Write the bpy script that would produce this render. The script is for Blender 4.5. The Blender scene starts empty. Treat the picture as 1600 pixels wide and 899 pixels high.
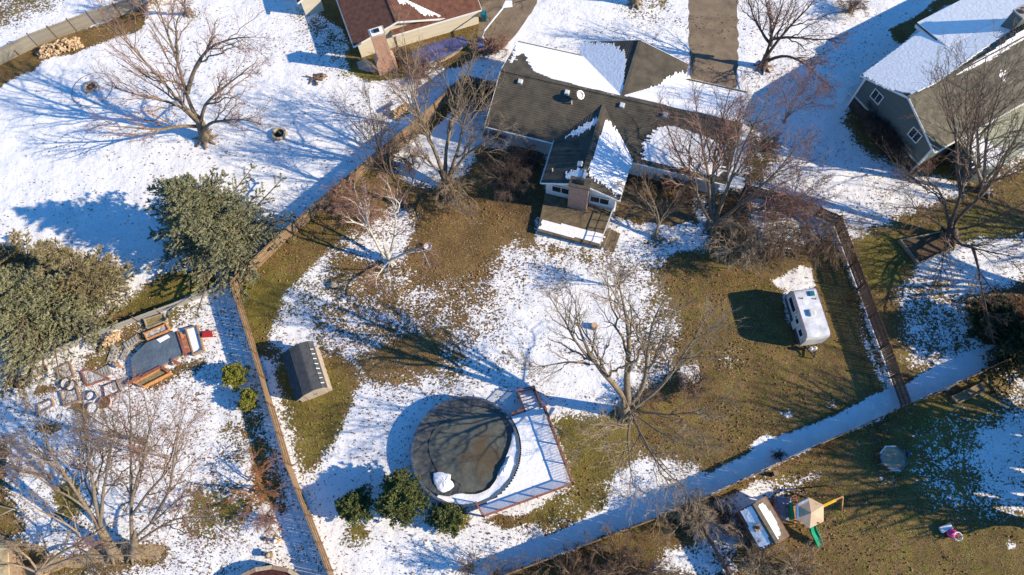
import bpy, math, random
import numpy as np
from mathutils import Vector, Matrix
random.seed(7)
RNG = np.random.default_rng(11)
SC = bpy.context.scene
COL = SC.collection

# ------------------------------------------------------------------ camera (drone, looking down steeply)
CAMH, FPX, CX, CY = 56.0, 1067.0, 800.0, 449.5
NADIR = (840.0, 890.0)
_d = np.array([NADIR[0]-CX, -(NADIR[1]-CY), -FPX]); _d /= np.linalg.norm(_d)
_z = -_d
_y = np.array([0, 1., 0]) - _z*_z[1]; _y /= np.linalg.norm(_y)
_x = np.cross(_y, _z)
ROT = np.array([_x, _y, _z])
cam_data = bpy.data.cameras.new('camera'); cam = bpy.data.objects.new('camera', cam_data); COL.objects.link(cam)
cam_data.sensor_width = 36.0; cam_data.lens = 36.0*FPX/1600.0
cam_data.clip_start = 0.5; cam_data.clip_end = 6000
mw = Matrix([list(ROT[i])+[0] for i in range(3)]+[[0, 0, 0, 1]]); mw.translation = (0, 0, CAMH)
cam.matrix_world = mw
SC.camera = cam

# ------------------------------------------------------------------ light
SUN_EL, SHADOW_HEADING = math.radians(27.5), math.radians(170.0)
az = SHADOW_HEADING + math.pi
S = Vector((math.cos(az)*math.cos(SUN_EL), math.sin(az)*math.cos(SUN_EL), math.sin(SUN_EL)))
sl = bpy.data.lights.new('sun', 'SUN'); sl.energy = 5.0; sl.angle = math.radians(0.5); sl.color = (1.0, 0.85, 0.63)
so = bpy.data.objects.new('sun', sl); COL.objects.link(so); so.rotation_euler = S.to_track_quat('Z', 'Y').to_euler()
so.location = (60, -10, 60)
W = bpy.data.worlds.new('World'); SC.world = W; W.use_nodes = True
nt = W.node_tree; bg = nt.nodes['Background']
sky = nt.nodes.new('ShaderNodeTexSky'); sky.sky_type = 'NISHITA'; sky.sun_disc = False
sky.sun_elevation = SUN_EL; sky.sun_rotation = math.pi/2 - az % (2*math.pi)
sky.air_density = 1.0; sky.dust_density = 0.0; sky.ozone_density = 5.0
hs = nt.nodes.new('ShaderNodeHueSaturation'); hs.inputs['Saturation'].default_value = 1.22
nt.links.new(sky.outputs[0], hs.inputs['Color']); nt.links.new(hs.outputs[0], bg.inputs[0]); bg.inputs[1].default_value = 0.148
SC.view_settings.view_transform = 'Standard'; SC.view_settings.look = 'None'
SC.view_settings.exposure = 0.66; SC.view_settings.gamma = 1.0; SC.view_settings.use_curve_mapping = False

# ------------------------------------------------------------------ placement helpers (surveyed from the photo into metres)
def ray(px, py):
    return ROT @ np.array([px-CX, -(py-CY), -FPX])
def P(px, py, z=0.0):
    r = ray(px, py); t = (z-CAMH)/r[2]
    return np.array([r[0]*t, r[1]*t, z])
def PP(px, py, o, n):
    r = ray(px, py); c = np.array([0, 0, CAMH]); t = np.dot(np.asarray(o)-c, n)/np.dot(r, n)
    return c + r*t
def Q(w):
    w = np.asarray(w, float); c = (w-np.array([0, 0, CAMH])) @ ROT
    return CX + FPX*c[..., 0]/-c[..., 2], CY - FPX*c[..., 1]/-c[..., 2]
def unit(v):
    v = np.asarray(v, float); return v/np.linalg.norm(v)

# ------------------------------------------------------------------ materials
MATS = {}
def nodes(m):
    m.use_nodes = True; t = m.node_tree; b = t.nodes['Principled BSDF']; return t, b
def mat(name, col, rough=0.8, var=0.25, scale=3.0, bump=0.0, bscale=None, metal=0.0, col2=None, stretch=None, spec=0.3, detail=4.0, bdist=0.02):
    if name in MATS: return MATS[name]
    m = bpy.data.materials.new(name); t, b = nodes(m)
    tc = t.nodes.new('ShaderNodeTexCoord'); mp = t.nodes.new('ShaderNodeMapping'); t.links.new(tc.outputs['Object'], mp.inputs[0])
    if stretch: mp.inputs['Scale'].default_value = stretch
    no = t.nodes.new('ShaderNodeTexNoise'); no.inputs['Scale'].default_value = scale; no.inputs['Detail'].default_value = detail; no.inputs['Roughness'].default_value = 0.65
    t.links.new(mp.outputs[0], no.inputs['Vector'])
    cr = t.nodes.new('ShaderNodeValToRGB'); t.links.new(no.outputs['Fac'], cr.inputs[0])
    c2 = col2 or tuple(min(1, c*(1+var)) for c in col); c1 = tuple(c*(1-var) for c in col) if not col2 else col
    cr.color_ramp.elements[0].position = 0.33; cr.color_ramp.elements[1].position = 0.67
    cr.color_ramp.elements[0].color = (*c1, 1); cr.color_ramp.elements[1].color = (*c2, 1)
    t.links.new(cr.outputs[0], b.inputs['Base Color'])
    b.inputs['Roughness'].default_value = rough; b.inputs['Metallic'].default_value = metal
    b.inputs['Specular IOR Level'].default_value = spec
    if bump:
        n2 = t.nodes.new('ShaderNodeTexNoise'); n2.inputs['Scale'].default_value = bscale or scale*3; n2.inputs['Detail'].default_value = 5
        t.links.new(mp.outputs[0], n2.inputs['Vector'])
        bp = t.nodes.new('ShaderNodeBump'); bp.inputs['Strength'].default_value = bump; bp.inputs['Distance'].default_value = bdist
        t.links.new(n2.outputs['Fac'], bp.inputs['Height']); t.links.new(bp.outputs[0], b.inputs['Normal'])
    MATS[name] = m; return m

SNOWC = (0.83, 0.82, 0.83)
M_snow = mat('snow', SNOWC, 0.75, 0.06, 2.0, 0.6, 4.0, bdist=0.06)
M_bark = mat('bark_tan', (0.19, 0.145, 0.10), 0.9, 0.35, 4, 0.5, 12)
M_bark_grey = mat('bark_grey', (0.20, 0.165, 0.135), 0.9, 0.35, 4, 0.5, 12)
M_bark_dark = mat('bark_dark', (0.12, 0.085, 0.065), 0.9, 0.35, 4, 0.5, 12)
M_birch = mat('bark_birch', (0.48, 0.43, 0.36), 0.8, 0.25, 5, 0.3, 10)
M_twig = mat('twig_brown', (0.18, 0.12, 0.08), 0.9, 0.3, 2)
M_twig_red = mat('twig_red', (0.27, 0.15, 0.115), 0.9, 0.3, 2)
M_twig_pale = mat('twig_pale', (0.28, 0.21, 0.14), 0.9, 0.3, 2)
M_twig_dark = mat('twig_dark', (0.10, 0.07, 0.055), 0.9, 0.3, 2)
M_fence = mat('fence_wood', (0.26, 0.175, 0.105), 0.85, 0.35, 3, 0.4, 18, stretch=(1, 1, .3))
M_fence_dark = mat('fence_wood_dark', (0.17, 0.10, 0.07), 0.85, 0.35, 3, 0.4, 18, stretch=(1, 1, .3))
M_fence_tan = mat('fence_wood_tan', (0.30, 0.26, 0.19), 0.85, 0.3, 3, 0.4, 18, stretch=(1, 1, .3))
M_fence_grey = mat('fence_wood_grey', (0.33, 0.31, 0.28), 0.85, 0.3, 3, 0.4, 18)
M_roof = mat('shingle_grey', (0.052, 0.046, 0.036), 0.9, 0.35, .9, 0.7, 14, detail=10, col2=(.118, .101, .075))
M_roof_red = mat('shingle_redbrown', (0.155, 0.07, 0.045), 0.9, 0.35, 2.0, 0.6, 14, detail=8)
M_roof_green = mat('shingle_olive', (0.13, 0.12, 0.09), 0.9, 0.35, 1.6, 0.6, 14, detail=8)
M_roof_shed = mat('shingle_charcoal', (0.066, 0.069, 0.074), 0.9, 0.3, 2.5, 0.6, 14, detail=8)
M_white = mat('white_paint', (0.74, 0.73, 0.70), 0.6, 0.06, 1.5)
M_white_dirty = mat('white_weathered', (0.60, 0.59, 0.56), 0.6, 0.15, 2.5)
M_cream = mat('cream_siding', (0.62, 0.56, 0.43), 0.7, 0.1, 1.0, 0.3, 9, stretch=(.3, .3, 5))
M_siding_white = mat('white_siding', (0.62, 0.63, 0.63), 0.7, 0.08, 1.0, 0.3, 9, stretch=(.3, .3, 5))
M_siding_green = mat('sage_siding', (0.095, 0.125, 0.12), 0.7, 0.12, 1.0, 0.3, 9, stretch=(.3, .3, 6))
M_glass = mat('window_glass', (0.02, 0.025, 0.03), 0.08, 0.2, 1.0, spec=0.6)
M_concrete = mat('concrete', (0.36, 0.32, 0.26), 0.9, 0.2, 1.5, 0.3, 12)
M_metal = mat('galvanised', (0.45, 0.46, 0.47), 0.4, 0.15, 4, metal=0.6)
M_black = mat('black_plastic', (0.02, 0.02, 0.022), 0.5, 0.3, 4)
M_redwood = mat('red_stained_wood', (0.27, 0.10, 0.065), 0.8, 0.3, 4, 0.3, 14)
M_orange = mat('orange_timber', (0.52, 0.25, 0.09), 0.8, 0.25, 4, 0.3, 14)
M_timber = mat('weathered_timber', (0.27, 0.19, 0.13), 0.85, 0.3, 4, 0.4, 14)
M_deck = mat('deck_wood', (0.145, 0.11, 0.065), 0.85, 0.35, 2.0, 0.3, 14, stretch=(1, 1, 1))
M_soil = mat('soil_litter', (0.11, 0.07, 0.04), 0.95, 0.5, 6, 0.8, 20, bdist=0.05)
M_log_end = mat('cut_log', (0.55, 0.38, 0.22), 0.85, 0.35, 5)
M_stone = mat('stone', (0.38, 0.33, 0.27), 0.9, 0.35, 3, 0.5, 12)
M_stone_tan = mat('stone_tan', (0.45, 0.36, 0.24), 0.9, 0.3, 3, 0.5, 12)
M_green_pl = mat('green_plastic', (0.01, 0.28, 0.13), 0.35, 0.12, 3)
M_yellow = mat('yellow_plastic', (0.75, 0.45, 0.02), 0.4, 0.12, 3)
M_pink = mat('pink_plastic', (0.85, 0.05, 0.22), 0.4, 0.12, 3)
M_teal = mat('teal_plastic', (0.01, 0.14, 0.2), 0.4, 0.2, 3)
M_blue_pl = mat('blue_plastic', (0.03, 0.12, 0.35), 0.4, 0.2, 3)
M_canopy = mat('tan_canopy', (0.50, 0.36, 0.24), 0.75, 0.1, 2, 0.2, 8)
M_tarp_blue = mat('tarp_blue', (0.075, 0.08, 0.19), 0.45, 0.4, 2.2, 0.9, 3, bdist=0.1, spec=.5)
M_slate = mat('tarp_slate', (0.105, 0.14, 0.18), 0.5, 0.25, 1.2, 0.7, 5, bdist=0.05)
M_poolwall = mat('pool_wall', (0.10, 0.12, 0.15), 0.45, 0.2, 2)
M_trampoline = mat('trampoline_mat', (0.13, 0.10, 0.08), 0.7, 0.3, 3)
M_redtarp = mat('red_cover', (0.07, 0.022, 0.02), 0.7, 0.4, 3)

def brick_mat(name, c1, c2, mort):
    m = bpy.data.materials.new(name); t, b = nodes(m)
    tc = t.nodes.new('ShaderNodeTexCoord'); sp = t.nodes.new('ShaderNodeSeparateXYZ'); t.links.new(tc.outputs['Object'], sp.inputs[0])
    ad = t.nodes.new('ShaderNodeMath'); ad.operation = 'ADD'; t.links.new(sp.outputs[0], ad.inputs[0]); t.links.new(sp.outputs[1], ad.inputs[1])
    cb = t.nodes.new('ShaderNodeCombineXYZ'); t.links.new(ad.outputs[0], cb.inputs[0]); t.links.new(sp.outputs[2], cb.inputs[1])
    br = t.nodes.new('ShaderNodeTexBrick'); t.links.new(cb.outputs[0], br.inputs['Vector'])
    br.inputs['Scale'].default_value = 3.0; br.inputs['Brick Width'].default_value = 0.7; br.inputs['Row Height'].default_value = 0.24
    br.inputs['Mortar Size'].default_value = 0.03; br.inputs['Bias'].default_value = 0.0
    br.inputs['Color1'].default_value = (*c1, 1); br.inputs['Color2'].default_value = (*c2, 1); br.inputs['Mortar'].default_value = (*mort, 1)
    t.links.new(br.outputs['Color'], b.inputs['Base Color']); b.inputs['Roughness'].default_value = 0.9
    bp = t.nodes.new('ShaderNodeBump'); bp.inputs['Strength'].default_value = 0.5; bp.inputs['Distance'].default_value = 0.02; bp.invert = True
    t.links.new(br.outputs['Fac'], bp.inputs['Height']); t.links.new(bp.outputs[0], b.inputs['Normal'])
    MATS[name] = m; return m
M_brick = brick_mat('chimney_brick', (0.42, 0.20, 0.13), (0.24, 0.115, 0.08), (0.42, 0.36, 0.30))
M_brick2 = brick_mat('chimney_brick_tan', (0.50, 0.27, 0.17), (0.33, 0.15, 0.09), (0.45, 0.38, 0.30))

def ground_mat():
    m = bpy.data.materials.new('snowy_lawn'); t, b = nodes(m); L = t.links.new
    def N(k, **kw):
        n = t.nodes.new(k)
        for a, v in kw.items():
            if a in n.inputs: n.inputs[a].default_value = v
            else: setattr(n, a, v)
        return n
    def M(op, a, bb, clamp=False):
        n = t.nodes.new('ShaderNodeMath'); n.operation = op; n.use_clamp = clamp
        for i, v in enumerate((a, bb)):
            if isinstance(v, (int, float)): n.inputs[i].default_value = v
            elif v is not None: L(v, n.inputs[i])
        return n.outputs[0]
    def ramp(f, lo, hi, c0, c1):
        r = t.nodes.new('ShaderNodeValToRGB'); L(f, r.inputs[0]); r.color_ramp.elements[0].position = lo; r.color_ramp.elements[1].position = hi
        r.color_ramp.elements[0].color = (*c0, 1); r.color_ramp.elements[1].color = (*c1, 1); return r.outputs[0]
    def noise(scale, detail=4, rough=0.6, dist=0.0, stretch=None):
        n = t.nodes.new('ShaderNodeTexNoise'); n.inputs['Scale'].default_value = scale; n.inputs['Detail'].default_value = detail
        n.inputs['Roughness'].default_value = rough; n.inputs['Distortion'].default_value = dist
        if stretch:
            mp = t.nodes.new('ShaderNodeMapping'); mp.inputs['Scale'].default_value = stretch; mp.inputs['Rotation'].default_value = (0, 0, -0.35); L(tc.outputs['Object'], mp.inputs[0]); L(mp.outputs[0], n.inputs['Vector'])
        else: L(tc.outputs['Object'], n.inputs['Vector'])
        return n.outputs['Fac']
    def mix(f, a, c):
        n = t.nodes.new('ShaderNodeMix'); n.data_type = 'RGBA'; L(f, n.inputs[0]); L(a, n.inputs[6]); L(c, n.inputs[7]); return n.outputs[2]
    def cst(c):
        n = t.nodes.new('ShaderNodeRGB'); n.outputs[0].default_value = (*c, 1); return n.outputs[0]
    def rng01(f, lo, hi):
        n = t.nodes.new('ShaderNodeMapRange'); L(f, n.inputs[0]); n.inputs[1].default_value = lo; n.inputs[2].default_value = hi; return n.outputs[0]
    tc = t.nodes.new('ShaderNodeTexCoord')
    at = t.nodes.new('ShaderNodeAttribute'); at.attribute_name = 'cover'; sp = t.nodes.new('ShaderNodeSeparateColor'); L(at.outputs['Color'], sp.inputs[0])
    cover, green, dark = sp.outputs[0], sp.outputs[1], sp.outputs[2]
    # snow mask : coverage against fine clumpy noise
    big = noise(0.65, 6, 0.72)
    fine = noise(3.6, 4, 0.65, 1.2, stretch=(1.0, 1.25, 1.0))
    spk = noise(5.2, 2, 0.5, 0.2)
    c = M('ADD', cover, M('MULTIPLY', M('SUBTRACT', big, 0.5), M('MULTIPLY', 1.7, M('MULTIPLY', M('MULTIPLY', cover, 4.0), M('SUBTRACT', 1.02, cover)))))
    n = rng01(M('ADD', M('MULTIPLY', fine, 0.6), M('MULTIPLY', spk, 0.4)), 0.38, 0.62)
    d = M('SUBTRACT', M('SUBTRACT', M('MULTIPLY', c, 1.12), 0.085), n)
    mask = M('ADD', M('MULTIPLY', d, 7.0), 0.5, True)
    # bare ground
    g1 = noise(9.0, 6, 0.75); g2 = noise(1.1, 5, 0.65); g3 = noise(26.0, 3, 0.7)
    brown = mix(g3, ramp(g1, 0.36, 0.66, (0.055, 0.034, 0.012), (0.35, 0.23, 0.095)), ramp(g1, 0.42, 0.62, (0.09, 0.052, 0.018), (0.23, 0.135, 0.05)))
    grn = ramp(g1, 0.34, 0.68, (0.055, 0.050, 0.005), (0.27, 0.215, 0.05))
    gm = rng01(M('ADD', M('MULTIPLY', green, 0.9), M('MULTIPLY', M('SUBTRACT', g2, 0.5), 2.2)), 0.25, 0.75)
    bare = mix(gm, brown, grn)
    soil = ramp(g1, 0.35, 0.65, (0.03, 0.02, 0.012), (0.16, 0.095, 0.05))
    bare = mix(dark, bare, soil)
    sh = t.nodes.new('ShaderNodeHueSaturation'); L(bare, sh.inputs['Color']); L(M('ADD', 0.55, M('MULTIPLY', rng01(noise(0.45, 5, 0.7), 0.3, 0.7), 0.75)), sh.inputs['Value']); bare = sh.outputs[0]
    # pale straw flecks
    fl = rng01(noise(14.0, 2, 0.5), 0.64, 0.70)
    bare = mix(M('MULTIPLY', fl, 0.55), bare, cst((0.42, 0.33, 0.19)))
    # snow colour: thin snow near its edges is greyer, dotted with blown leaves
    sn = mix(rng01(noise(0.9, 6, 0.7), 0.3, 0.7), cst((0.74, 0.735, 0.74)), cst((0.88, 0.87, 0.87)))
    sn = mix(M('MULTIPLY', rng01(noise(7.0, 4, 0.7), 0.42, 0.72), 0.22), sn, cst((0.50, 0.49, 0.50)))
    lf = M('MULTIPLY', M('MULTIPLY', rng01(noise(6.5, 1, 0.4, 0.5), 0.665, 0.70), rng01(noise(0.25, 3, 0.6), 0.40, 0.62)), M('MULTIPLY', M('SUBTRACT', 1.1, cover), 20.0, True))
    sn = mix(M('MULTIPLY', lf, 0.8), sn, cst((0.13, 0.09, 0.06)))
    col = mix(mask, bare, sn)
    L(col, b.inputs['Base Color'])
    b.inputs['Roughness'].default_value = 0.85; b.inputs['Specular IOR Level'].default_value = 0.2
    h = M('ADD', M('MULTIPLY', mask, 0.045), M('ADD', M('MULTIPLY', g1, M('MULTIPLY', M('SUBTRACT', 1.0, mask), 0.10)), M('ADD', M('MULTIPLY', noise(2.2, 5, 0.65), 0.10), M('MULTIPLY', noise(0.35, 2, 0.5), 0.35))))
    bp = t.nodes.new('ShaderNodeBump'); bp.inputs['Strength'].default_value = 0.75; bp.inputs['Distance'].default_value = 1.0
    L(h, bp.inputs['Height']); L(bp.outputs[0], b.inputs['Normal'])
    return m
M_ground = ground_mat()
M_drive = mat('old_driveway', (0.20, 0.15, 0.10), 0.92, 0.28, 0.8, 0.6, 12, detail=9)

# ------------------------------------------------------------------ object helpers
def setp(o, label=None, cat=None, group=None, kind=None):
    if label: o['label'] = label
    if cat: o['category'] = cat
    if group: o['group'] = group
    if kind: o['kind'] = kind
    return o
def thing(name, label, cat, loc, group=None, rz=0.0):
    o = bpy.data.objects.new(name, None); COL.objects.link(o); o.empty_display_size = 0.3
    o.location = tuple(loc); o.rotation_euler = (0, 0, rz); return setp(o, label, cat, group)
def link(name, me, parent=None, origin=None):
    o = bpy.data.objects.new(name, me); COL.objects.link(o)
    if parent is not None: o.parent = parent
    if origin is not None: o.location = tuple(origin)
    return o
def npmesh(name, V, Fq, m, smooth=False, tri=False):
    me = bpy.data.meshes.new(name); V = np.asarray(V, np.float32).reshape(-1, 3); Fq = np.asarray(Fq, np.int32)
    k = Fq.shape[1]; nf = len(Fq)
    me.vertices.add(len(V)); me.vertices.foreach_set('co', V.ravel())
    me.loops.add(nf*k); me.loops.foreach_set('vertex_index', Fq.ravel())
    me.polygons.add(nf); me.polygons.foreach_set('loop_start', np.arange(nf, dtype=np.int32)*k)
    if smooth: me.polygons.foreach_set('use_smooth', np.ones(nf, bool))
    me.materials.append(m); me.update(calc_edges=True); return me

class MB:
    """collects simple solids in world metres and builds ONE mesh object"""
    def __init__(s): s.v = []; s.f = []
    def add(s, vs, fs):
        b = len(s.v); s.v += [tuple(map(float, v)) for v in vs]; s.f += [tuple(i+b for i in f) for f in fs]
    def hexa(s, c8): s.add(c8, [(3, 2, 1, 0), (4, 5, 6, 7), (0, 1, 5, 4), (1, 2, 6, 5), (2, 3, 7, 6), (3, 0, 4, 7)])
    def obox(s, c, ex, ey, ez, hx, hy, hz):
        c, ex, ey, ez = map(np.asarray, (c, ex, ey, ez)); r = []
        for k in (-1, 1):
            for i, j in ((-1, -1), (1, -1), (1, 1), (-1, 1)): r.append(c+ex*hx*i+ey*hy*j+ez*hz*k)
        s.hexa(r)
    def box(s, c, sx, sy, sz, rz=0.0):
        s.obox(c, (math.cos(rz), math.sin(rz), 0), (-math.sin(rz), math.cos(rz), 0), (0, 0, 1), sx/2, sy/2, sz/2)
    def bar(s, a, b, w, h):
        a = np.asarray(a, float); b = np.asarray(b, float); d = b-a; L = np.linalg.norm(d); d = d/L
        up = np.array([0, 0, 1.]) if abs(d[2]) < 0.95 else np.array([1., 0, 0])
        y = unit(np.cross(up, d)); z = np.cross(d, y); s.obox((a+b)/2, d, y, z, L/2, w/2, h/2)
    def prism(s, pts, z0, z1):
        n = len(pts); a = [(p[0], p[1], z0) for p in pts]+[(p[0], p[1], z1) for p in pts]
        ar = sum(pts[i][0]*pts[(i+1) % n][1]-pts[(i+1) % n][0]*pts[i][1] for i in range(n))
        if ar < 0: pts = list(pts)[::-1]; a = [(p[0], p[1], z0) for p in pts]+[(p[0], p[1], z1) for p in pts]
        s.add(a, [tuple(range(n))[::-1], tuple(range(n, 2*n))]+[(i, (i+1) % n, n+(i+1) % n, n+i) for i in range(n)])
    def slab(s, pts, n, t):
        """planar 3d polygon thickened downward along -n"""
        k = len(pts); pts = [np.asarray(p, float) for p in pts]; nn = np.zeros(3)
        for i in range(k): nn += np.cross(pts[i], pts[(i+1) % k])
        if np.dot(nn, n) < 0: pts = pts[::-1]
        lo = [p-np.asarray(n)*t for p in pts]
        s.add(lo+pts, [tuple(range(k))[::-1], tuple(range(k, 2*k))]+[(i, (i+1) % k, k+(i+1) % k, k+i) for i in range(k)])
    def cyl(s, a, b, r0, r1=None, n=8, cap=True):
        r1 = r0 if r1 is None else r1
        a = np.asarray(a, float); b = np.asarray(b, float); d = unit(b-a)
        up = np.array([0, 0, 1.]) if abs(d[2]) < 0.9 else np.array([1., 0, 0])
        x = unit(np.cross(up, d)); y = np.cross(d, x); vs = []
        for c, r in ((a, r0), (b, r1)):
            for i in range(n): th = 2*math.pi*i/n; vs.append(c+(x*math.cos(th)+y*math.sin(th))*r)
        f = [(i, (i+1) % n, n+(i+1) % n, n+i) for i in range(n)]
        if cap: f += [tuple(range(n))[::-1], tuple(range(n, 2*n))]
        s.add(vs, f)
    def ring(s, c, r, w, z0, z1, n=24, sx=1.0, sy=1.0):
        vs = []
        for rr, z in ((r-w, z0), (r, z0), (r, z1), (r-w, z1)):
            for i in range(n): th = 2*math.pi*i/n; vs.append((c[0]+rr*math.cos(th)*sx, c[1]+rr*math.sin(th)*sy, z))
        f = []
        for k in range(4):
            for i in range(n): f.append((k*n+i, k*n+(i+1) % n, ((k+1) % 4)*n+(i+1) % n, ((k+1) % 4)*n+i))
        s.add(vs, f)
    def torus(s, c, R, r, n=20, m=6, tilt=None):
        vs = []
        for i in range(n):
            a = 2*math.pi*i/n
            for j in range(m):
                b = 2*math.pi*j/m; v = np.array([(R+r*math.cos(b))*math.cos(a), (R+r*math.cos(b))*math.sin(a), r*math.sin(b)])
                if tilt is not None: v = tilt @ v
                vs.append(v+np.asarray(c))
        s.add(vs, [(i*m+j, ((i+1) % n)*m+j, ((i+1) % n)*m+(j+1) % m, i*m+(j+1) % m) for i in range(n) for j in range(m)])
    def blob(s, c, rx, ry, rz, seed=0, n=8, m=5, j=0.18):
        rg = random.Random(seed); vs = [(c[0], c[1], c[2]-rz)]
        for k in range(1, m):
            ph = -math.pi/2+math.pi*k/m
            for i in range(n):
                th = 2*math.pi*i/n; q = 1+rg.uniform(-j, j)
                vs.append((c[0]+rx*q*math.cos(th)*math.cos(ph), c[1]+ry*q*math.sin(th)*math.cos(ph), c[2]+rz*q*math.sin(ph)))
        vs.append((c[0], c[1], c[2]+rz)); f = [(0, 1+(i+1) % n, 1+i) for i in range(n)]
        for k in range(m-2):
            for i in range(n): a = 1+k*n; f.append((a+i, a+(i+1) % n, a+n+(i+1) % n, a+n+i))
        a = 1+(m-2)*n; f += [(a+i, a+(i+1) % n, len(vs)-1) for i in range(n)]
        s.add(vs, f)
    def build(s, name, m, parent=None, label=None, kind=None, origin=None, smooth=False, bevel=0.0):
        o0 = np.array(parent.location) if parent is not None and origin is None else np.asarray(origin if origin is not None else (0, 0, 0), float)
        if parent is not None and parent.parent is not None: o0 = o0 + np.array(parent.parent.location)
        me = bpy.data.meshes.new(name); me.from_pydata([tuple(np.array(v)-o0) for v in s.v], [], s.f); me.materials.append(m)
        if smooth:
            for p in me.polygons: p.use_smooth = True
        me.update()
        o = bpy.data.objects.new(name, me); COL.objects.link(o)
        if parent is not None: o.parent = parent
        else: o.location = tuple(o0)
        if bevel:
            md = o.modifiers.new('bevel', 'BEVEL'); md.width = bevel; md.segments = 2; md.limit_method = 'ANGLE'
        if label: o['label'] = label
        if kind: o['kind'] = kind
        return o

# ------------------------------------------------------------------ ground sheet with surveyed snow cover
def axis(lo, hi, st, far):
    a = list(np.arange(lo, hi+st/2, st)); s = st; x = a[-1]; R = []
    while x < far: s *= 1.5; x += s; R.append(x)
    s = st; x = a[0]; Lf = []
    while x > -far: s *= 1.5; x -= s; Lf.append(x)
    return np.array(Lf[::-1]+a+R)
def pdist(poly, X, Y):
    poly = np.asarray(poly, float); n = len(poly); ins = np.zeros(X.shape, bool); dm = np.full(X.shape, 1e9)
    for i in range(n):
        x0, y0 = poly[i]; x1, y1 = poly[(i+1) % n]
        c = ((y0 > Y) != (y1 > Y)); 
        with np.errstate(divide='ignore', invalid='ignore'):
            xi = (x1-x0)*(Y-y0)/(y1-y0+1e-12)+x0
        ins ^= c & (X < xi)
        dx, dy = x1-x0, y1-y0; t = np.clip(((X-x0)*dx+(Y-y0)*dy)/(dx*dx+dy*dy+1e-9), 0, 1)
        dm = np.minimum(dm, np.hypot(X-x0-t*dx, Y-y0-t*dy))
    return np.where(ins, dm, -dm)
def circ(x, y, r, ry=None, n=10):
    ry = ry or r; return [(x+r*math.cos(2*math.pi*i/n), y+ry*math.sin(2*math.pi*i/n)) for i in range(n)]
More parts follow.
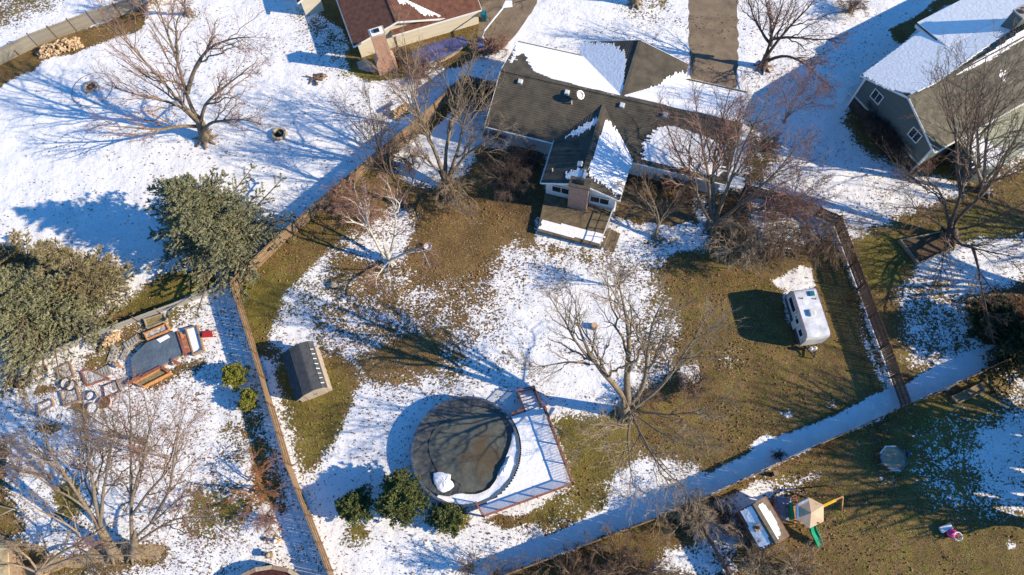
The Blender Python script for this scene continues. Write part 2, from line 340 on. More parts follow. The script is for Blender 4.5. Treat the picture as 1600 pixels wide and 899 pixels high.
# (outline in survey units, snow cover, edge softness)
COVER = [
 # top left
 ([(-150,-150),(110,-150),(95,5),(50,30),(0,50),(-150,90)], .35, 14),
 ([(-150,190),(-30,150),(0,138),(20,125),(55,112),(65,95),(130,78),(220,48),(232,28),(225,12),(150,38),(60,72),(-20,100),(-150,140)], 0, 4),
 (circ(300,20,16,10), .3, 8), ([(300,-10),(400,-10),(380,40),(320,40)], .86, 15),
 # red house surroundings
 ([(380,-10),(500,-10),(560,60),(600,110),(620,170),(560,180),(440,120)], .86, 25),
 ([(455,12),(500,20),(545,60),(550,112),(540,122),(505,90),(470,45)], .55, 9),
 ([(458,-150),(462,5),(500,22),(530,45),(545,75),(540,95),(548,112),(565,126),(590,128),(620,124),(640,118),(665,112),(720,105),(745,90),(790,72),(805,40),(822,20),(845,-60),(850,-150)], 0, 4),
 (circ(495,122,10,7), .5, 8), ([(1387,47),(1448,14),(1458,26),(1408,70),(1396,62)], 0, 1.5), ([(1447,12),(1500,-20),(1510,-5),(1457,23)], .05, 1.5), (circ(628,175,14,8), .3, 6),
 # main house north lawn
 ([(970,5),(1045,-10),(1050,20),(1010,38),(975,30)], .25, 9), ([(880,20),(1060,10),(1060,60),(920,60)], .86, 20),
 # east side of main house
 ([(1168,185),(1190,178),(1215,200),(1235,250),(1225,292),(1165,290)], .15, 9),
 ([(1300,0),(1345,-10),(1352,25),(1318,48),(1285,40)], .1, 8), ([(1150,0),(1380,-20),(1360,60),(1260,130),(1230,330),(1150,120)], .84, 20),
 ([(1200,300),(1260,230),(1400,290),(1480,330),(1440,380),(1320,350)], .84, 20),
 ([(1318,188),(1345,150),(1380,190),(1430,240),(1500,225),(1700,150),(1700,300),(1560,330),(1480,282),(1385,256),(1340,225)], .04, 7),
 ([(1490,215),(1550,180),(1640,150),(1640,235),(1590,262),(1500,290)], .7, 12),
 ([(1400,340),(1480,310),(1560,290),(1700,270),(1700,395),(1570,370),(1500,385),(1440,400),(1420,440),(1340,420),(1325,380)], .05, 8),
 ([(1330,385),(1420,380),(1420,440),(1445,600),(1400,610)], .02, 6),
 ([(1405,445),(1440,425),(1490,430),(1535,450),(1530,540),(1440,590),(1410,560)], .50, 12),
 ([(1470,400),(1520,385),(1640,370),(1640,440),(1560,450),(1500,460)], .84, 10),
 ([(1510,470),(1600,440),(1700,430),(1700,560),(1560,560),(1520,520)], .06, 8),
 # the fenced yard
 ([(358,442),(400,398),(480,335),(545,285),(600,240),(660,190),(705,130),(780,140),(870,330),(1160,300),(1310,345),(1400,600),(1410,640),(1100,770),(790,890),(770,960),(530,960)], .90, 2),
 ([(362,440),(400,400),(480,337),(545,287),(600,243),(650,202),(668,205),(625,262),(560,330),(545,365),(512,392),(480,420),(442,465),(425,515),(405,560),(385,520)], 0, 6),
 ([(400,540),(430,535),(500,540),(540,560),(565,590),(545,640),(520,690),(492,735),(465,760),(440,700)], 0, 7),
 ([(405,552),(424,560),(436,620),(432,640)], .9, 3),
 ([(425,520),(470,440),(540,420),(640,450),(650,500),(560,560),(500,555),(440,548)], .50, 10), ([(425,525),(450,500),(490,505),(485,535),(440,548)], .95, 6),
 ([(590,262),(680,262),(770,240),(860,300),(860,375),(800,392),(765,430),(770,470),(705,490),(640,430),(560,440),(510,420),(520,390),(560,340)], .05, 12),
 ([(500,430),(560,440),(640,445),(640,480),(560,470)], .25, 12),
 ([(640,440),(760,430),(785,480),(750,560),(700,605),(600,605),(545,565),(590,520),(640,500)], .38, 16),
 ([(640,520),(690,520),(690,570),(620,590),(560,590),(580,550)], .08, 10),
 ([(515,400),(548,372),(600,330),(632,318),(648,345),(640,400),(600,420),(560,405)], .70, 8),
 ([(608,252),(640,225),(665,210),(740,232),(735,262),(690,290),(640,285)], .93, 6),
 ([(660,205),(700,170),(775,170),(790,225),(745,228),(680,218)], .97, 4),
 ([(700,135),(722,128),(785,140),(780,165),(722,160),(690,190),(665,215),(650,200)], 0, 4),
 ([(740,232),(850,225),(855,340),(830,372),(775,330)], 0, 8),
 ([(800,380),(860,392),(1040,396),(1035,430),(1000,450),(1010,520),(975,590),(980,640),(880,640),(820,612),(745,590),(735,545),(760,480),(775,430)], .66, 15),
 ([(830,440),(980,430),(990,520),(965,632),(890,635),(830,605),(810,540)], .90, 20),
 ([(1010,440),(1060,460),(1050,560),(1000,600),(985,540)], .45, 14),
 ([(1040,395),(1100,385),(1180,400),(1300,372),(1330,420),(1395,625),(1180,725),(1105,752),(1060,722),(1000,722),(960,650),(985,640),(1010,600),(1050,580),(1062,500),(1020,430)], .03, 10),
 (circ(1140,560,14,12), .45, 9), ([(1058,575),(1090,568),(1100,590),(1068,608)], .8, 5),
 ([(1206,440),(1252,415),(1268,422),(1275,445),(1238,462)], .95, 4), ([(1222,455),(1236,458),(1252,510),(1246,522),(1232,500)], .8, 4),
 ([(1310,365),(1316,375),(1338,430),(1352,460),(1346,462),(1330,430)], .9, 3), ([(1338,500),(1346,515),(1385,600),(1388,610),(1372,592)], .72, 5),
 (circ(1230,645,9,5), .6, 5), (circ(1302,633,8,6), .6, 5),
 ([(865,655),(970,645),(1000,720),(960,745),(900,800),(850,822),(820,805),(895,765)], .02, 7),
 ([(960,745),(1000,722),(1080,728),(1105,742),(1060,770),(960,800),(930,790)], .86, 8),
 ([(790,820),(870,820),(900,800),(930,795),(850,850),(780,862)], .5, 12), ([(890,765),(955,750),(955,785),(885,830),(800,862),(760,850),(845,818)], .22, 6),
 ([(1180,690),(1200,682),(1212,690),(1170,704)], .9, 4),
 ([(640,820),(780,825),(870,835),(780,890),(600,890),(560,800)], .91, 12),
 (circ(700,808,32,22), .1, 8), (circ(560,832,22,20), .35, 10), ([(752,812),(780,805),(830,800),(850,812),(790,826)], .05, 5),
 # narrow strip of lying snow on the shady side of the long fence
 ([(560,1010),(700,925),(780,893),(1060,795),(1410,640),(1568,572),(1700,510),(1680,470),(1548,538),(1412,598),(1300,650),(1200,692),(1100,745),(1000,775),(880,830),(740,883),(640,930),(540,985)], 1.25, 2),
 # north east strip behind the diagonal fence
 # neighbours below
 ([(560,1024),(785,899.5),(1060,795.5),(1410,637.5),(1562,570.5),(1700,504),(1800,500),(1800,1100),(560,1100)], .04, 3),
 ([(1040,862),(1075,852),(1110,850),(1118,899),(1020,899)], .82, 10),
 ([(1100,800),(1130,785),(1182,752),(1235,748),(1275,740),(1240,768),(1190,790),(1160,830),(1150,870),(1170,899),(1120,899),(1085,840)], .62, 9),
 ([(1120,785),(1178,757),(1200,760),(1190,785),(1140,805)], .93, 5),
 ([(1470,720),(1530,660),(1620,620),(1700,600),(1700,780),(1600,800),(1520,790),(1480,770)], .80, 18),
 ([(1420,690),(1500,640),(1520,700),(1560,800),(1460,790),(1440,730)], .36, 18),
 (circ(1432,735,12,6), .5, 5), (circ(1388,752,14,6), .45, 6), (circ(1578,852,8,7), .7, 4), ([(1540,570),(1600,565),(1640,640),(1570,620)], .5, 16),
 # neighbours left
 ([(142,505),(190,478),(250,428),(320,418),(352,440),(150,528)], 0, 6), ([(60,500),(150,440),(200,440),(150,470),(100,500)], .6, 10),
 ([(-100,600),(0,595),(145,530),(352,455),(405,560),(430,660),(520,960),(-100,960)], .77, 3), ([(376,632),(405,640),(432,700),(472,790),(440,806),(402,770),(388,700)], .08, 5),
 ([(145,545),(230,495),(285,478),(280,500),(215,545),(120,600)], .25, 7), ([(285,480),(315,468),(325,490),(300,505)], .5, 8),
 ([(225,600),(300,560),(322,570),(300,588),(230,622)], 0, 4), (circ(310,572,14,8), 0, 4),
 ([(250,600),(340,560),(350,600),(360,680),(200,740),(60,690),(20,640)], .76, 20),
 (circ(28,595,22,14), .15, 5), (circ(70,610,20,8), .2, 5), (circ(128,637,16,6), 0, 3), (circ(75,668,26,6), .25, 5),
 ([(82,765),(100,752),(125,760),(128,800),(110,815),(90,800)], .08, 7),
 ([(280,800),(300,770),(345,762),(400,775),(380,825),(300,850)], .22, 14), ([(340,650),(385,650),(392,725),(350,720)], .5, 14),
 ([(120,840),(420,830),(420,880),(120,899)], .68, 25), ([(-100,850),(60,845),(260,860),(250,880),(150,899),(-100,940)], .12, 9),
 ([(-100,690),(5,690),(12,780),(40,830),(-100,850)], .05, 8), ([(45,815),(120,835),(175,840),(200,860),(90,870),(50,850)], .85, 6),
 ([(405,560),(425,560),(470,720),(520,900),(490,900),(440,780),(400,640)], .75, 14),
 # main house south planting and path
 ([(835,340),(960,345),(1100,300),(1110,380),(1050,396),(940,394),(838,378)], .82, 5),
 ([(965,300),(1080,300),(1090,350),(1060,352),(1030,345),(1000,350),(962,338)], 0, 3), ([(1045,352),(1078,342),(1085,358),(1060,362)], .8, 4),
 (circ(1030,378,26,8), .35, 6), ([(970,260),(1120,290),(1120,305),(975,300)], 0, 3), ([(1100,300),(1170,290),(1180,390),(1110,395)], .12, 6),
 ([(838,382),(950,398),(940,408),(830,395)], .3, 8),
]
GREEN = [([(-2000,-2000),(4000,-2000),(4000,3000),(-2000,3000)], .42, 1),
 (circ(420,480,70,60), .95, 30), ([(400,560),(560,580),(540,700),(465,740)], .85, 20), (circ(590,300,60,60), .7, 30),
 ([(590,300),(870,300),(860,480),(560,640),(530,480)], .1, 40), (circ(585,118,50,14), 1.1, 8), (circ(235,450,90,40), 1.1, 20),
 (circ(1370,410,50,40), .95, 20), (circ(1420,268,60,15), 1.0, 10), (circ(1530,360,70,30), .9, 20), ([(860,640),(990,640),(960,800),(830,820)], .85, 20),
 ([(1060,480),(1300,480),(1390,620),(1080,720)], .42, 30), (circ(105,780,30,30), 1, 12), (circ(345,800,60,40), .9, 20), (circ(700,805,60,40), 1, 12), (circ(560,832,30,30), .9, 10),
 ([(1060,830),(1700,560),(1700,1000),(1060,1000)], .50, 30), (circ(1480,650,80,50), .7, 30), (circ(1010,20,60,20), .7, 10), (circ(1280,860,60,40), .3, 20),
 ([(-50,60),(230,0),(240,40),(-30,150)], .25, 10)]
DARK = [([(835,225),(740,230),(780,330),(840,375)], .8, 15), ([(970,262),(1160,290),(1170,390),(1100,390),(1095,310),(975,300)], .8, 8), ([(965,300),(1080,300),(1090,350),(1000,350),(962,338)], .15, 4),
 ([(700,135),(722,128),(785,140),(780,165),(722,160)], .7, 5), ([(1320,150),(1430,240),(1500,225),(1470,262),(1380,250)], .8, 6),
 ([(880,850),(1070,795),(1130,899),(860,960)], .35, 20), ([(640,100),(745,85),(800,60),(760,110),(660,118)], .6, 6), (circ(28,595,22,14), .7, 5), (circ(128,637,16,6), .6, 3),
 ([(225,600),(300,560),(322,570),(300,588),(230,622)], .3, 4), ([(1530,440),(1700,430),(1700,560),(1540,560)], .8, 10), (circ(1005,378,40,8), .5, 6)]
def field(ops, X, Y, base):
    f = np.full(X.shape, base)
    for poly, v, fe in ops:
        fe = fe*1.9 if (fe >= 6 and base > .9) else fe
        sd = pdist(poly, X, Y); t = np.clip(sd/(2*fe)+0.5, 0, 1); t = t*t*(3-2*t); f = f*(1-t)+v*t
    return f
gx = axis(-62, 55, 0.26, 1800); gy = axis(-10, 66, 0.26, 1800)
GX, GY = np.meshgrid(gx, gy); gw = np.stack([GX, GY, np.zeros_like(GX)], -1)
cc = (gw-np.array([0, 0, CAMH])) @ ROT; okm = -cc[..., 2] > 20
den = np.where(okm, -cc[..., 2], 1e9); QX = np.where(okm, CX+FPX*cc[..., 0]/den, -5000); QY = np.where(okm, CY-FPX*cc[..., 1]/den, -5000)
wob = np.zeros_like(GX); wob2 = np.zeros_like(GX)
for k in range(10):
    a, b, c_ = RNG.uniform(-2.6, 2.6), RNG.uniform(-2.6, 2.6), RNG.uniform(0, 6.28); wob += np.sin(GX*a+GY*b+c_)*1.1; wob2 += np.sin(GX*b-GY*a+c_*2)*1.1
sharpx, sharpy = QX+wob*0.6, QY+wob2*0.6
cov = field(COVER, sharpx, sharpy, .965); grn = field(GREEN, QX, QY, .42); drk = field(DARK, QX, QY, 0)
ny, nx = GX.shape; idx = np.arange(nx*ny).reshape(ny, nx)
Fq = np.stack([idx[:-1, :-1], idx[:-1, 1:], idx[1:, 1:], idx[1:, :-1]], -1).reshape(-1, 4)
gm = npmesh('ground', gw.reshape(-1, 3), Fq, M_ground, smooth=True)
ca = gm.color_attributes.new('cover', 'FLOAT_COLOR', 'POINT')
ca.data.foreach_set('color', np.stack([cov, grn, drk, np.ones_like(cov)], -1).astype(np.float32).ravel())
setp(link('ground', gm), kind='structure')

def flat(name, pts_px, z, m, rough=0.0, seed=1, sub=8, kind='structure'):
    rg = random.Random(seed); out = []
    w = [P(*p) for p in pts_px]
    for i in range(len(w)):
        a, b = w[i], w[(i+1) % len(w)]; nn = max(1, int(np.linalg.norm(b-a)/0.5)) if rough else 1
        for k in range(nn): q = a+(b-a)*k/nn; out.append((q[0]+rg.uniform(-rough, rough), q[1]+rg.uniform(-rough, rough)))
    mb = MB(); mb.prism(out, -0.05, z); o = mb.build(name, m); setp(o, kind=kind) if kind else None; return o
drive_far = [tuple(Q(P(1078,0)+(P(1078,0)-P(1079,130))*3)), tuple(Q(P(1153,0)+(P(1153,0)-P(1153,180))*3))]
flat('driveway', [drive_far[0], (1077,60), (1080,150), (1118,225), (1140,225), (1153,110), drive_far[1]], 0.012, M_drive, 0.13)
flat('neighbour_driveway', [(748,-60),(752,20),(745,52),(740,78),(770,84),(790,72),(815,42),(830,20),(838,5),(850,-60)], 0.012, M_drive, 0.08, 2)
M_path = mat('garden_path', (0.30, 0.25, 0.18), 0.95, 0.35, 2, .4, 14)
flat('patio', [(965,305),(1078,318),(1082,346),(1045,352),(1000,346),(960,336)], 0.02, mat('patio_mud', (0.17, 0.115, 0.06), 0.95, 0.45, 2.2, .6, 14, detail=8), 0.10, 3)

flat('mulch_bed', [(150,850),(180,846),(205,852),(240,848),(258,860),(246,874),(200,874),(150,880),(90,890),(60,910),(0,910),(20,892),(80,876),(130,866)], .05, mat('straw_mulch', (.24, .16, .08), .95, .45, 5, .8, 20, col2=(.50, .37, .22), bdist=.06), .12, 9)

# ------------------------------------------------------------------ fences : posts, rails and every board its own object
M_postdark = mat('post_wood', (0.13, 0.08, 0.05), .85, .3, 3)
def fence(label, px, h, m, side=1, board=0.15, bay=2.4, name='wooden_fence', rails=3, gap=0.022, cap=False, every=1):
    w = [P(*p) for p in px]; root = thing(name, label, 'fence', w[0]); o0 = w[0]; rg = random.Random(len(px)*7+int(abs(px[0][0])))
    bm_ = bpy.data.meshes.new('board'); b = MB(); hw = board/2-gap/2
    b.add([(-hw, -.011, .04), (hw, -.011, .04), (hw, .011, .04), (-hw, .011, .04), (-hw, -.011, h-.04), (hw, -.011, h-.04), (hw, .011, h-.04), (-hw, .011, h-.04),
           (-hw*.5, -.011, h), (hw*.5, -.011, h), (hw*.5, .011, h), (-hw*.5, .011, h)],
          [(3, 2, 1, 0), (0, 1, 5, 4), (1, 2, 6, 5), (2, 3, 7, 6), (3, 0, 4, 7), (4, 5, 9, 8), (5, 6, 10, 9), (6, 7, 11, 10), (7, 4, 8, 11), (8, 9, 10, 11)])
    bm_.from_pydata(b.v, [], b.f); bm_.materials.append(m); pm = None; nb = 0; stuffb = MB()
    for i in range(len(w)-1):
        a, c = w[i], w[i+1]; d = c-a; L = np.linalg.norm(d); d = d/L; nrm = np.array([-d[1], d[0], 0])*side; ang = math.atan2(d[1], d[0])
        n = max(1, round(L/bay))
        for k in range(n+1):
            if i > 0 and k == 0: continue
            p = a+d*L*k/n; mb = MB(); mb.box((p[0]+nrm[0]*.03, p[1]+nrm[1]*.03, (h+.08)/2), .13, .13, h+.08, ang); mb.build('post', M_postdark, root)
            if k < n:
                q = a+d*L*(k+1)/n
                for r in range(rails):
                    z = .25+(h-.5)*r/max(1, rails-1); mb = MB(); e = nrm*.045
                    mb.bar(p+d*.05+e+[0, 0, z], q-d*.05+e+[0, 0, z], .06, .12); mb.build('rail', m, root)
                    if cap: pass
        nbd = int(L/board)
        for k in range(nbd):
            p = a+d*(k+.5)*board; z = rg.uniform(-.02, .015)
            if nb < 298:
                o = bpy.data.objects.new('board', bm_); COL.objects.link(o); o.parent = root
                o.location = (p[0]-o0[0]-nrm[0]*.02, p[1]-o0[1]-nrm[1]*.02, z); o.rotation_euler = (rg.uniform(-.01, .01), rg.uniform(-.006, .006), ang)
            else: stuffb.obox(p-nrm*.02+[0, 0, h/2+z], d, nrm, (0, 0, 1), hw, .011, h/2-.01)
            nb += 1
    if stuffb.v: stuffb.build('boards', m, root, kind='stuff')
    return root
fence('brown board fence running diagonally from beside the spruce up towards the ranch house', [(371,452),(436,388),(500,331),(580,264),(658,200),(728,134)], 1.7, M_fence, side=-1)
fence('short board fence stub between the diagonal fence top and the grey-roofed house', [(728,134),(790,148)], 1.6, M_fence_dark, side=-1)
fence('brown board fence on the left side of the yard passing behind the grey shed', [(371,452),(416,594),(456,728),(520,892),(545,950)], 1.7, M_fence, side=1)
fence('dark board fence dividing the yards behind the white camper, ending at the long fence', [(1303,352),(1340,452),(1375,545),(1408,638)], 1.75, M_fence_dark, side=-1)
fence('dark board fence from the ranch house corner to the yard corner, behind the brush', [(1158,303),(1240,325),(1303,352)], 1.75, M_fence_dark, side=1)
fence('long board fence with a band of shaded snow behind it, below pool and deck', [(1600,552),(1556,571),(1408,638),(1270,699),(1060,797),(900,857),(778,903)], 1.75, M_fence, side=1)
fence('pale weathered board fence above the log pile in the top left corner', [(-30,118),(60,72),(150,38),(230,12)], 1.75, M_fence_tan, side=1)
fence('low board fence with a snowy edge left of the small shed with the snowy roof', [(1076,800),(1110,850),(1150,925)], 1.3, M_fence_dark, side=1, rails=2)
fence('low grey weathered fence between the spruces and the raised garden beds', [(-20,600),(60,566),(145,528),(250,489),(352,452)], 0.9, M_fence_grey, side=1, rails=2)

# ------------------------------------------------------------------ roofs, snow sheets and houses
class Plane:
    def __init__(s, o, u, n):
        s.o = np.asarray(o, float); s.u = unit(u); s.n = unit(n)
        if s.n[2] < 0: s.n = -s.n
        s.v = np.cross(s.n, s.u)
        if s.v[2] < 0: s.v = -s.v; s.u = -s.u
    def uv(s, p): q = np.asarray(p)-s.o; return (float(q@s.u), float(q@s.v))
    def px(s, x, y): return s.uv(PP(x, y, s.o, s.n))
    def w(s, u, v, h=0.0): return s.o+s.u*u+s.v*v+s.n*h
def intervals(poly, v):
    xs = []
    for i in range(len(poly)):
        (u0, v0), (u1, v1) = poly[i], poly[(i+1) % len(poly)]
        if (v0 > v) != (v1 > v): xs.append(u0+(u1-u0)*(v-v0)/(v1-v0))
    xs.sort(); return [(xs[i], xs[i+1]) for i in range(0, len(xs)-1, 2)]
def courses(mb, pl, poly, dv, h0, h1, jit=0.0, rg=random):
    vs = [p[1] for p in poly]; v = min(vs)
    while v < max(vs)-0.01:
        v2 = min(v+dv, max(vs)); A = intervals(poly, v+.004); B = intervals(poly, v2-.004); M_ = intervals(poly, (v+v2)/2)
        if not (len(A) == len(B) == len(M_)): A = B = M_
        for (a0, a1), (b0, b1) in zip(A, B):
            if jit:
                c0, c1 = max(a0, b0) if jit < 0 else (a0+b0)/2, (a1+b1)/2; c0 += rg.gauss(0, abs(jit)); c1 += rg.gauss(0, abs(jit)); a0 = b0 = c0; a1 = b1 = c1
            if a1-a0 < .05 and b1-b0 < .05: continue
            mb.hexa([pl.w(a0, v, 0), pl.w(a1, v, 0), pl.w(b1, v2, 0), pl.w(b0, v2, 0), pl.w(a0, v, h0), pl.w(a1, v, h0), pl.w(b1, v2, h1), pl.w(b0, v2, h1)])
        v = v2
def roof_plane(root, pl, poly, m, name='roof', dv=.22):
    mb = MB(); mb.slab([pl.w(u, v, 0) for u, v in poly], pl.n, .14); o = mb.build(name, m, root)
    s = MB(); courses(s, pl, poly, dv, .035, .008); s.build('shingles', m, o, kind='stuff')
    return o
def snow_patch(root, pl, pxpoly, dv=.11, th=.06, jit=.16, seed=1, clip=None, soft=True):
    rg = random.Random(seed); poly = [pl.px(*p) for p in pxpoly]
    mb = MB(); hs = rg.uniform; courses(mb, pl, poly, dv, th, th, jit, rg); return mb.build('snow', M_snow, root, kind='stuff')
def poly_clip_out(): pass

class Gable:
    """gabled block: E1,E2 outer-gable eave corners (survey units) at height ze; D a point on far end; ridge height zr"""
    def __init__(s, E1, E2, length, ze, zr, inward):
        a, b = P(*E1, ze), P(*E2, ze); s.a = a; s.ex = unit(b-a); s.W = np.linalg.norm(b-a); s.ey = np.array([-s.ex[1], s.ex[0], 0])
        if np.dot(s.ey[:2], np.asarray(inward)[:2]) < 0: s.ey = -s.ey
        s.L = length; s.ze = ze; s.zr = zr
        up = np.array([0, 0, zr-ze]); s.mid = a+s.ex*s.W/2+up
        n1 = np.cross(s.ey, s.mid-a); n2 = np.cross(s.ey, s.mid-b)
        s.pA = Plane(a, s.ey, n1); s.pB = Plane(b, s.ey, n2)
        s.c = dict(a0=a, a1=a+s.ey*length, b0=b, b1=b+s.ey*length, r0=s.mid, r1=s.mid+s.ey*length)
    def roof(s, root, m, dv=.22, capm=None):
        c = s.c; out = []
        for pl, k0, k1 in ((s.pA, 'a0', 'a1'), (s.pB, 'b0', 'b1')):
            out.append(roof_plane(root, pl, [pl.uv(c[k0]), pl.uv(c[k1]), pl.uv(c['r1']), pl.uv(c['r0'])], m, dv=dv))
        mb = MB(); mb.bar(c['r0']+[0, 0, .03], c['r1']+[0, 0, .03], .3, .05); mb.build('ridge_cap', capm or m, root); return out
    def walls(s, root, m, inset=.45, side=.3, z0=0.0, name='wall'):
        """pentagon section extruded; side = gable overhang"""
        k = (s.zr-s.ze)/(s.W/2); zc = s.ze+k*inset-.16; zp = s.zr-.16
        a = s.a*[1, 1, 0]; sec = [(inset, z0), (s.W-inset, z0), (s.W-inset, zc), (s.W/2, zp), (inset, zc)]
        f = [a+s.ex*x+s.ey*side+[0, 0, z] for x, z in sec]; g = [a+s.ex*x+s.ey*(s.L-side)+[0, 0, z] for x, z in sec]
        mb = MB(); n = 5; mb.add(f+g, [tuple(range(5))[::-1], tuple(range(5, 10))]+[(i, (i+1) % 5, 5+(i+1) % 5, 5+i) for i in range(5)])
        s.gable_o = a+s.ey*side; return mb.build(name, m, root)
    def fascia(s, root, m, ends=(0, 1), eaves=True, t=.16):
        c = s.c
        for e in ends:
            for k in 'ab':
                mb = MB(); o = -s.ey*.025*(1 if e == 0 else -1)
                mb.bar(c[k+str(e)]+o-[0, 0, .07], c['r'+str(e)]+o-[0, 0, .07], .04, t+.04); mb.build('rake_trim', m, root)
        if eaves:
            for k, sg in (('a', -1), ('b', 1)):
                mb = MB(); o = s.ex*.06*sg; mb.bar(c[k+'0']+o-[0, 0, .08], c[k+'1']+o-[0, 0, .08], .10, .12); mb.build('gutter', m, root)

def window(root, o, ux, n, w, h, frame=M_white, panes=2, depth=.06, name='window'):
    """o = centre on wall, ux horizontal unit, n outward normal"""
    o = np.asarray(o, float); ux = unit(ux); n = unit(n); uz = np.array([0, 0, 1.]); t = .08
    mb = MB()
    for sx in (-1, 1): mb.obox(o+ux*sx*(w/2)+n*depth/2, ux, n, uz, t/2, depth/2, h/2+t/2)
    for sz in (-1, 1): mb.obox(o+uz*sz*(h/2)+n*depth/2, ux, n, uz, w/2-t/2, depth/2, t/2)
    fr = mb.build(name, frame, root)
    for k in range(1, panes):
        mb = MB(); mb.obox(o+ux*(-w/2+w*k/panes)+n*(depth/2-.004), ux, n, uz, t/3, depth/2-.006, h/2-t/2); mb.build('mullion', frame, fr)
    for k in range(panes):
        a = -w/2+w*k/panes; b = a+w/panes; mb = MB(); mb.obox(o+ux*(a+b)/2+n*.012, ux, n, uz, (b-a)/2-t/3, .01, h/2-t/2); mb.build('pane', M_glass, fr)
    return fr
def chimney(root, pb, top, w, d, rz, zb, zt, m, flue=1, crown=M_concrete, taper=None):
    c = np.array([pb[0], pb[1], 0]); mb = MB(); mb.box((c[0], c[1], (zb+zt)/2), w, d, zt-zb, rz)
    o = mb.build('chimney', m, root)
    mb = MB(); mb.box((c[0], c[1], zt+.05), w+.14, d+.14, .12, rz); mb.build('chimney_crown', crown, o)
    ex = np.array([math.cos(rz), math.sin(rz), 0])
    for k in range(flue):
        q = c+ex*((k+.5)/flue-.5)*w*.8; mb = MB(); mb.box((q[0], q[1], zt+.2), w/flue*.4, d*.4, .24, rz); f = mb.build('flue', M_black if flue == 1 else M_brick, o)
    return o

# ---- main grey-roofed house
ZE = 2.85
a_, b_ = P(808,64,ZE), P(1170,145,ZE); c_, d_ = P(759.5,198,ZE), P(1131,287,ZE)
ctr = (a_+b_+c_+d_)/4; exm = unit((b_-a_)+(d_-c_)); eym = np.array([-exm[1], exm[0], 0]); Lm = (np.linalg.norm(b_-a_)+np.linalg.norm(d_-c_))/2; Wm = (np.linalg.norm(c_-a_)+np.linalg.norm(d_-b_))/2
sw = ctr-exm*Lm/2-eym*Wm/2; nw = ctr-exm*Lm/2+eym*Wm/2
house = thing('ranch_house', 'low grey-shingled ranch house with patchy snow on its crossing gables, beside the wide brown driveway', 'house', (ctr[0], ctr[1], 0))
ZR = 4.65
def qpx(w): q = Q(w); return (float(q[0]), float(q[1]))
main = Gable(qpx(sw), qpx(nw), Lm, ZE, ZR, exm)
main.walls(house, M_siding_white, .5, .35); r1 = main.roof(house, M_roof); main.fascia(house, M_white)
pN = main.pB; pS = main.pA
snow_patch(house, pN, [(806,66),(1169,147),(1157,193),(1110,181),(1060,170),(1010,158),(985,152),(955,149),(938,142),(915,139),(885,129),(862,124),(835,113),(826,100),(818,84),(810,86),(802,94),(797,99)], seed=3, th=.07, jit=.10)
snow_patch(house, pS, [(1007,223),(1020,206),(1040,196),(1062,200),(1085,208),(1102,214),(1118,224),(1131,226),(1128,276),(1098,272),(1070,264),(1050,260),(1002,249)], seed=4, th=.06, jit=.22)
# north cross gable (garage wing)
e1, e2 = P(918.4,65.7,ZE+.05), P(1076,101,ZE+.05); wn = Gable((918.4,65.7), (1076,101), 9.0, ZE+.05, ZR-.02, -eym)
Ln = abs(np.dot((ctr-e1), wn.ey)); wn = Gable((918.4,65.7), (1076,101), Ln, ZE+.05, ZR-.02, -eym)
wn.walls(house, M_siding_white, .45, .4); wn.roof(house, M_roof); wn.fascia(house, M_white, ends=(0,), eaves=False)
plw = wn.pA if np.dot(wn.pA.n, exm) < 0 else wn.pB; ple = wn.pB if plw is wn.pA else wn.pA
snow_patch(house, plw, [(906,67),(958,69),(966,75),(975,82),(978,95),(975,120),(972,152),(955,152),(925,120),(905,95)], seed=5, th=.06, jit=.14)
snow_patch(house, ple, [(1042,120),(1068,112),(1076,122),(1080,142),(1040,150),(985,153),(1010,143),(1030,135)], seed=6, th=.06, jit=.14)
# south gable (family room)
zs = ZE+.1; ws_ = Gable((845.3,285.9), (967.6,314.3), 6.0, zs, zs+1.55, eym)
Ls = abs(np.dot((ctr-ws_.a), ws_.ey))-.2; ws_ = Gable((845.3,285.9), (967.6,314.3), Ls, zs, zs+1.36, eym)
ws_.walls(house, M_siding_white, .35, .45); ws_.roof(house, M_roof); ws_.fascia(house, M_white, ends=(0,))
plW = ws_.pA if np.dot(ws_.pA.n, exm) < 0 else ws_.pB; plE = ws_.pB if plW is ws_.pA else ws_.pA
snow_patch(house, plE, [(947,184),(955,195),(967,207),(979,218),(986,240),(988,252),(980,275),(968,309),(958,300),(948,292),(936,283),(922,279),(920,262),(932,230),(941,200)], seed=7, jit=.16)
snow_patch(house, plW, [(884,213),(900,203),(918,193),(938,182),(934,190),(926,197),(912,206),(898,211)], seed=8, jit=.12)
snow_patch(house, plW, [(884,270),(898,267),(914,265),(918,272),(914,279),(886,281)], seed=9, jit=.12)
# chimney on the south gable
gn = -ws_.ey; gc = ws_.gable_o + gn*.0
def on_gable(px_, py_): return PP(px_, py_, gc+gn*.05, gn)
cb = PP(905, 300, gc+gn*.45, gn); rzs = math.atan2(ws_.ex[1], ws_.ex[0])
chimney(house, cb, None, 1.75, .9, rzs, 0.0, 4.35, M_brick, crown=M_roof)
for x0, y0 in ((877,297),(937,313)):
    q = on_gable(x0, y0); window(house, q+gn*.0, ws_.ex, gn, 1.75, 1.0, panes=2)
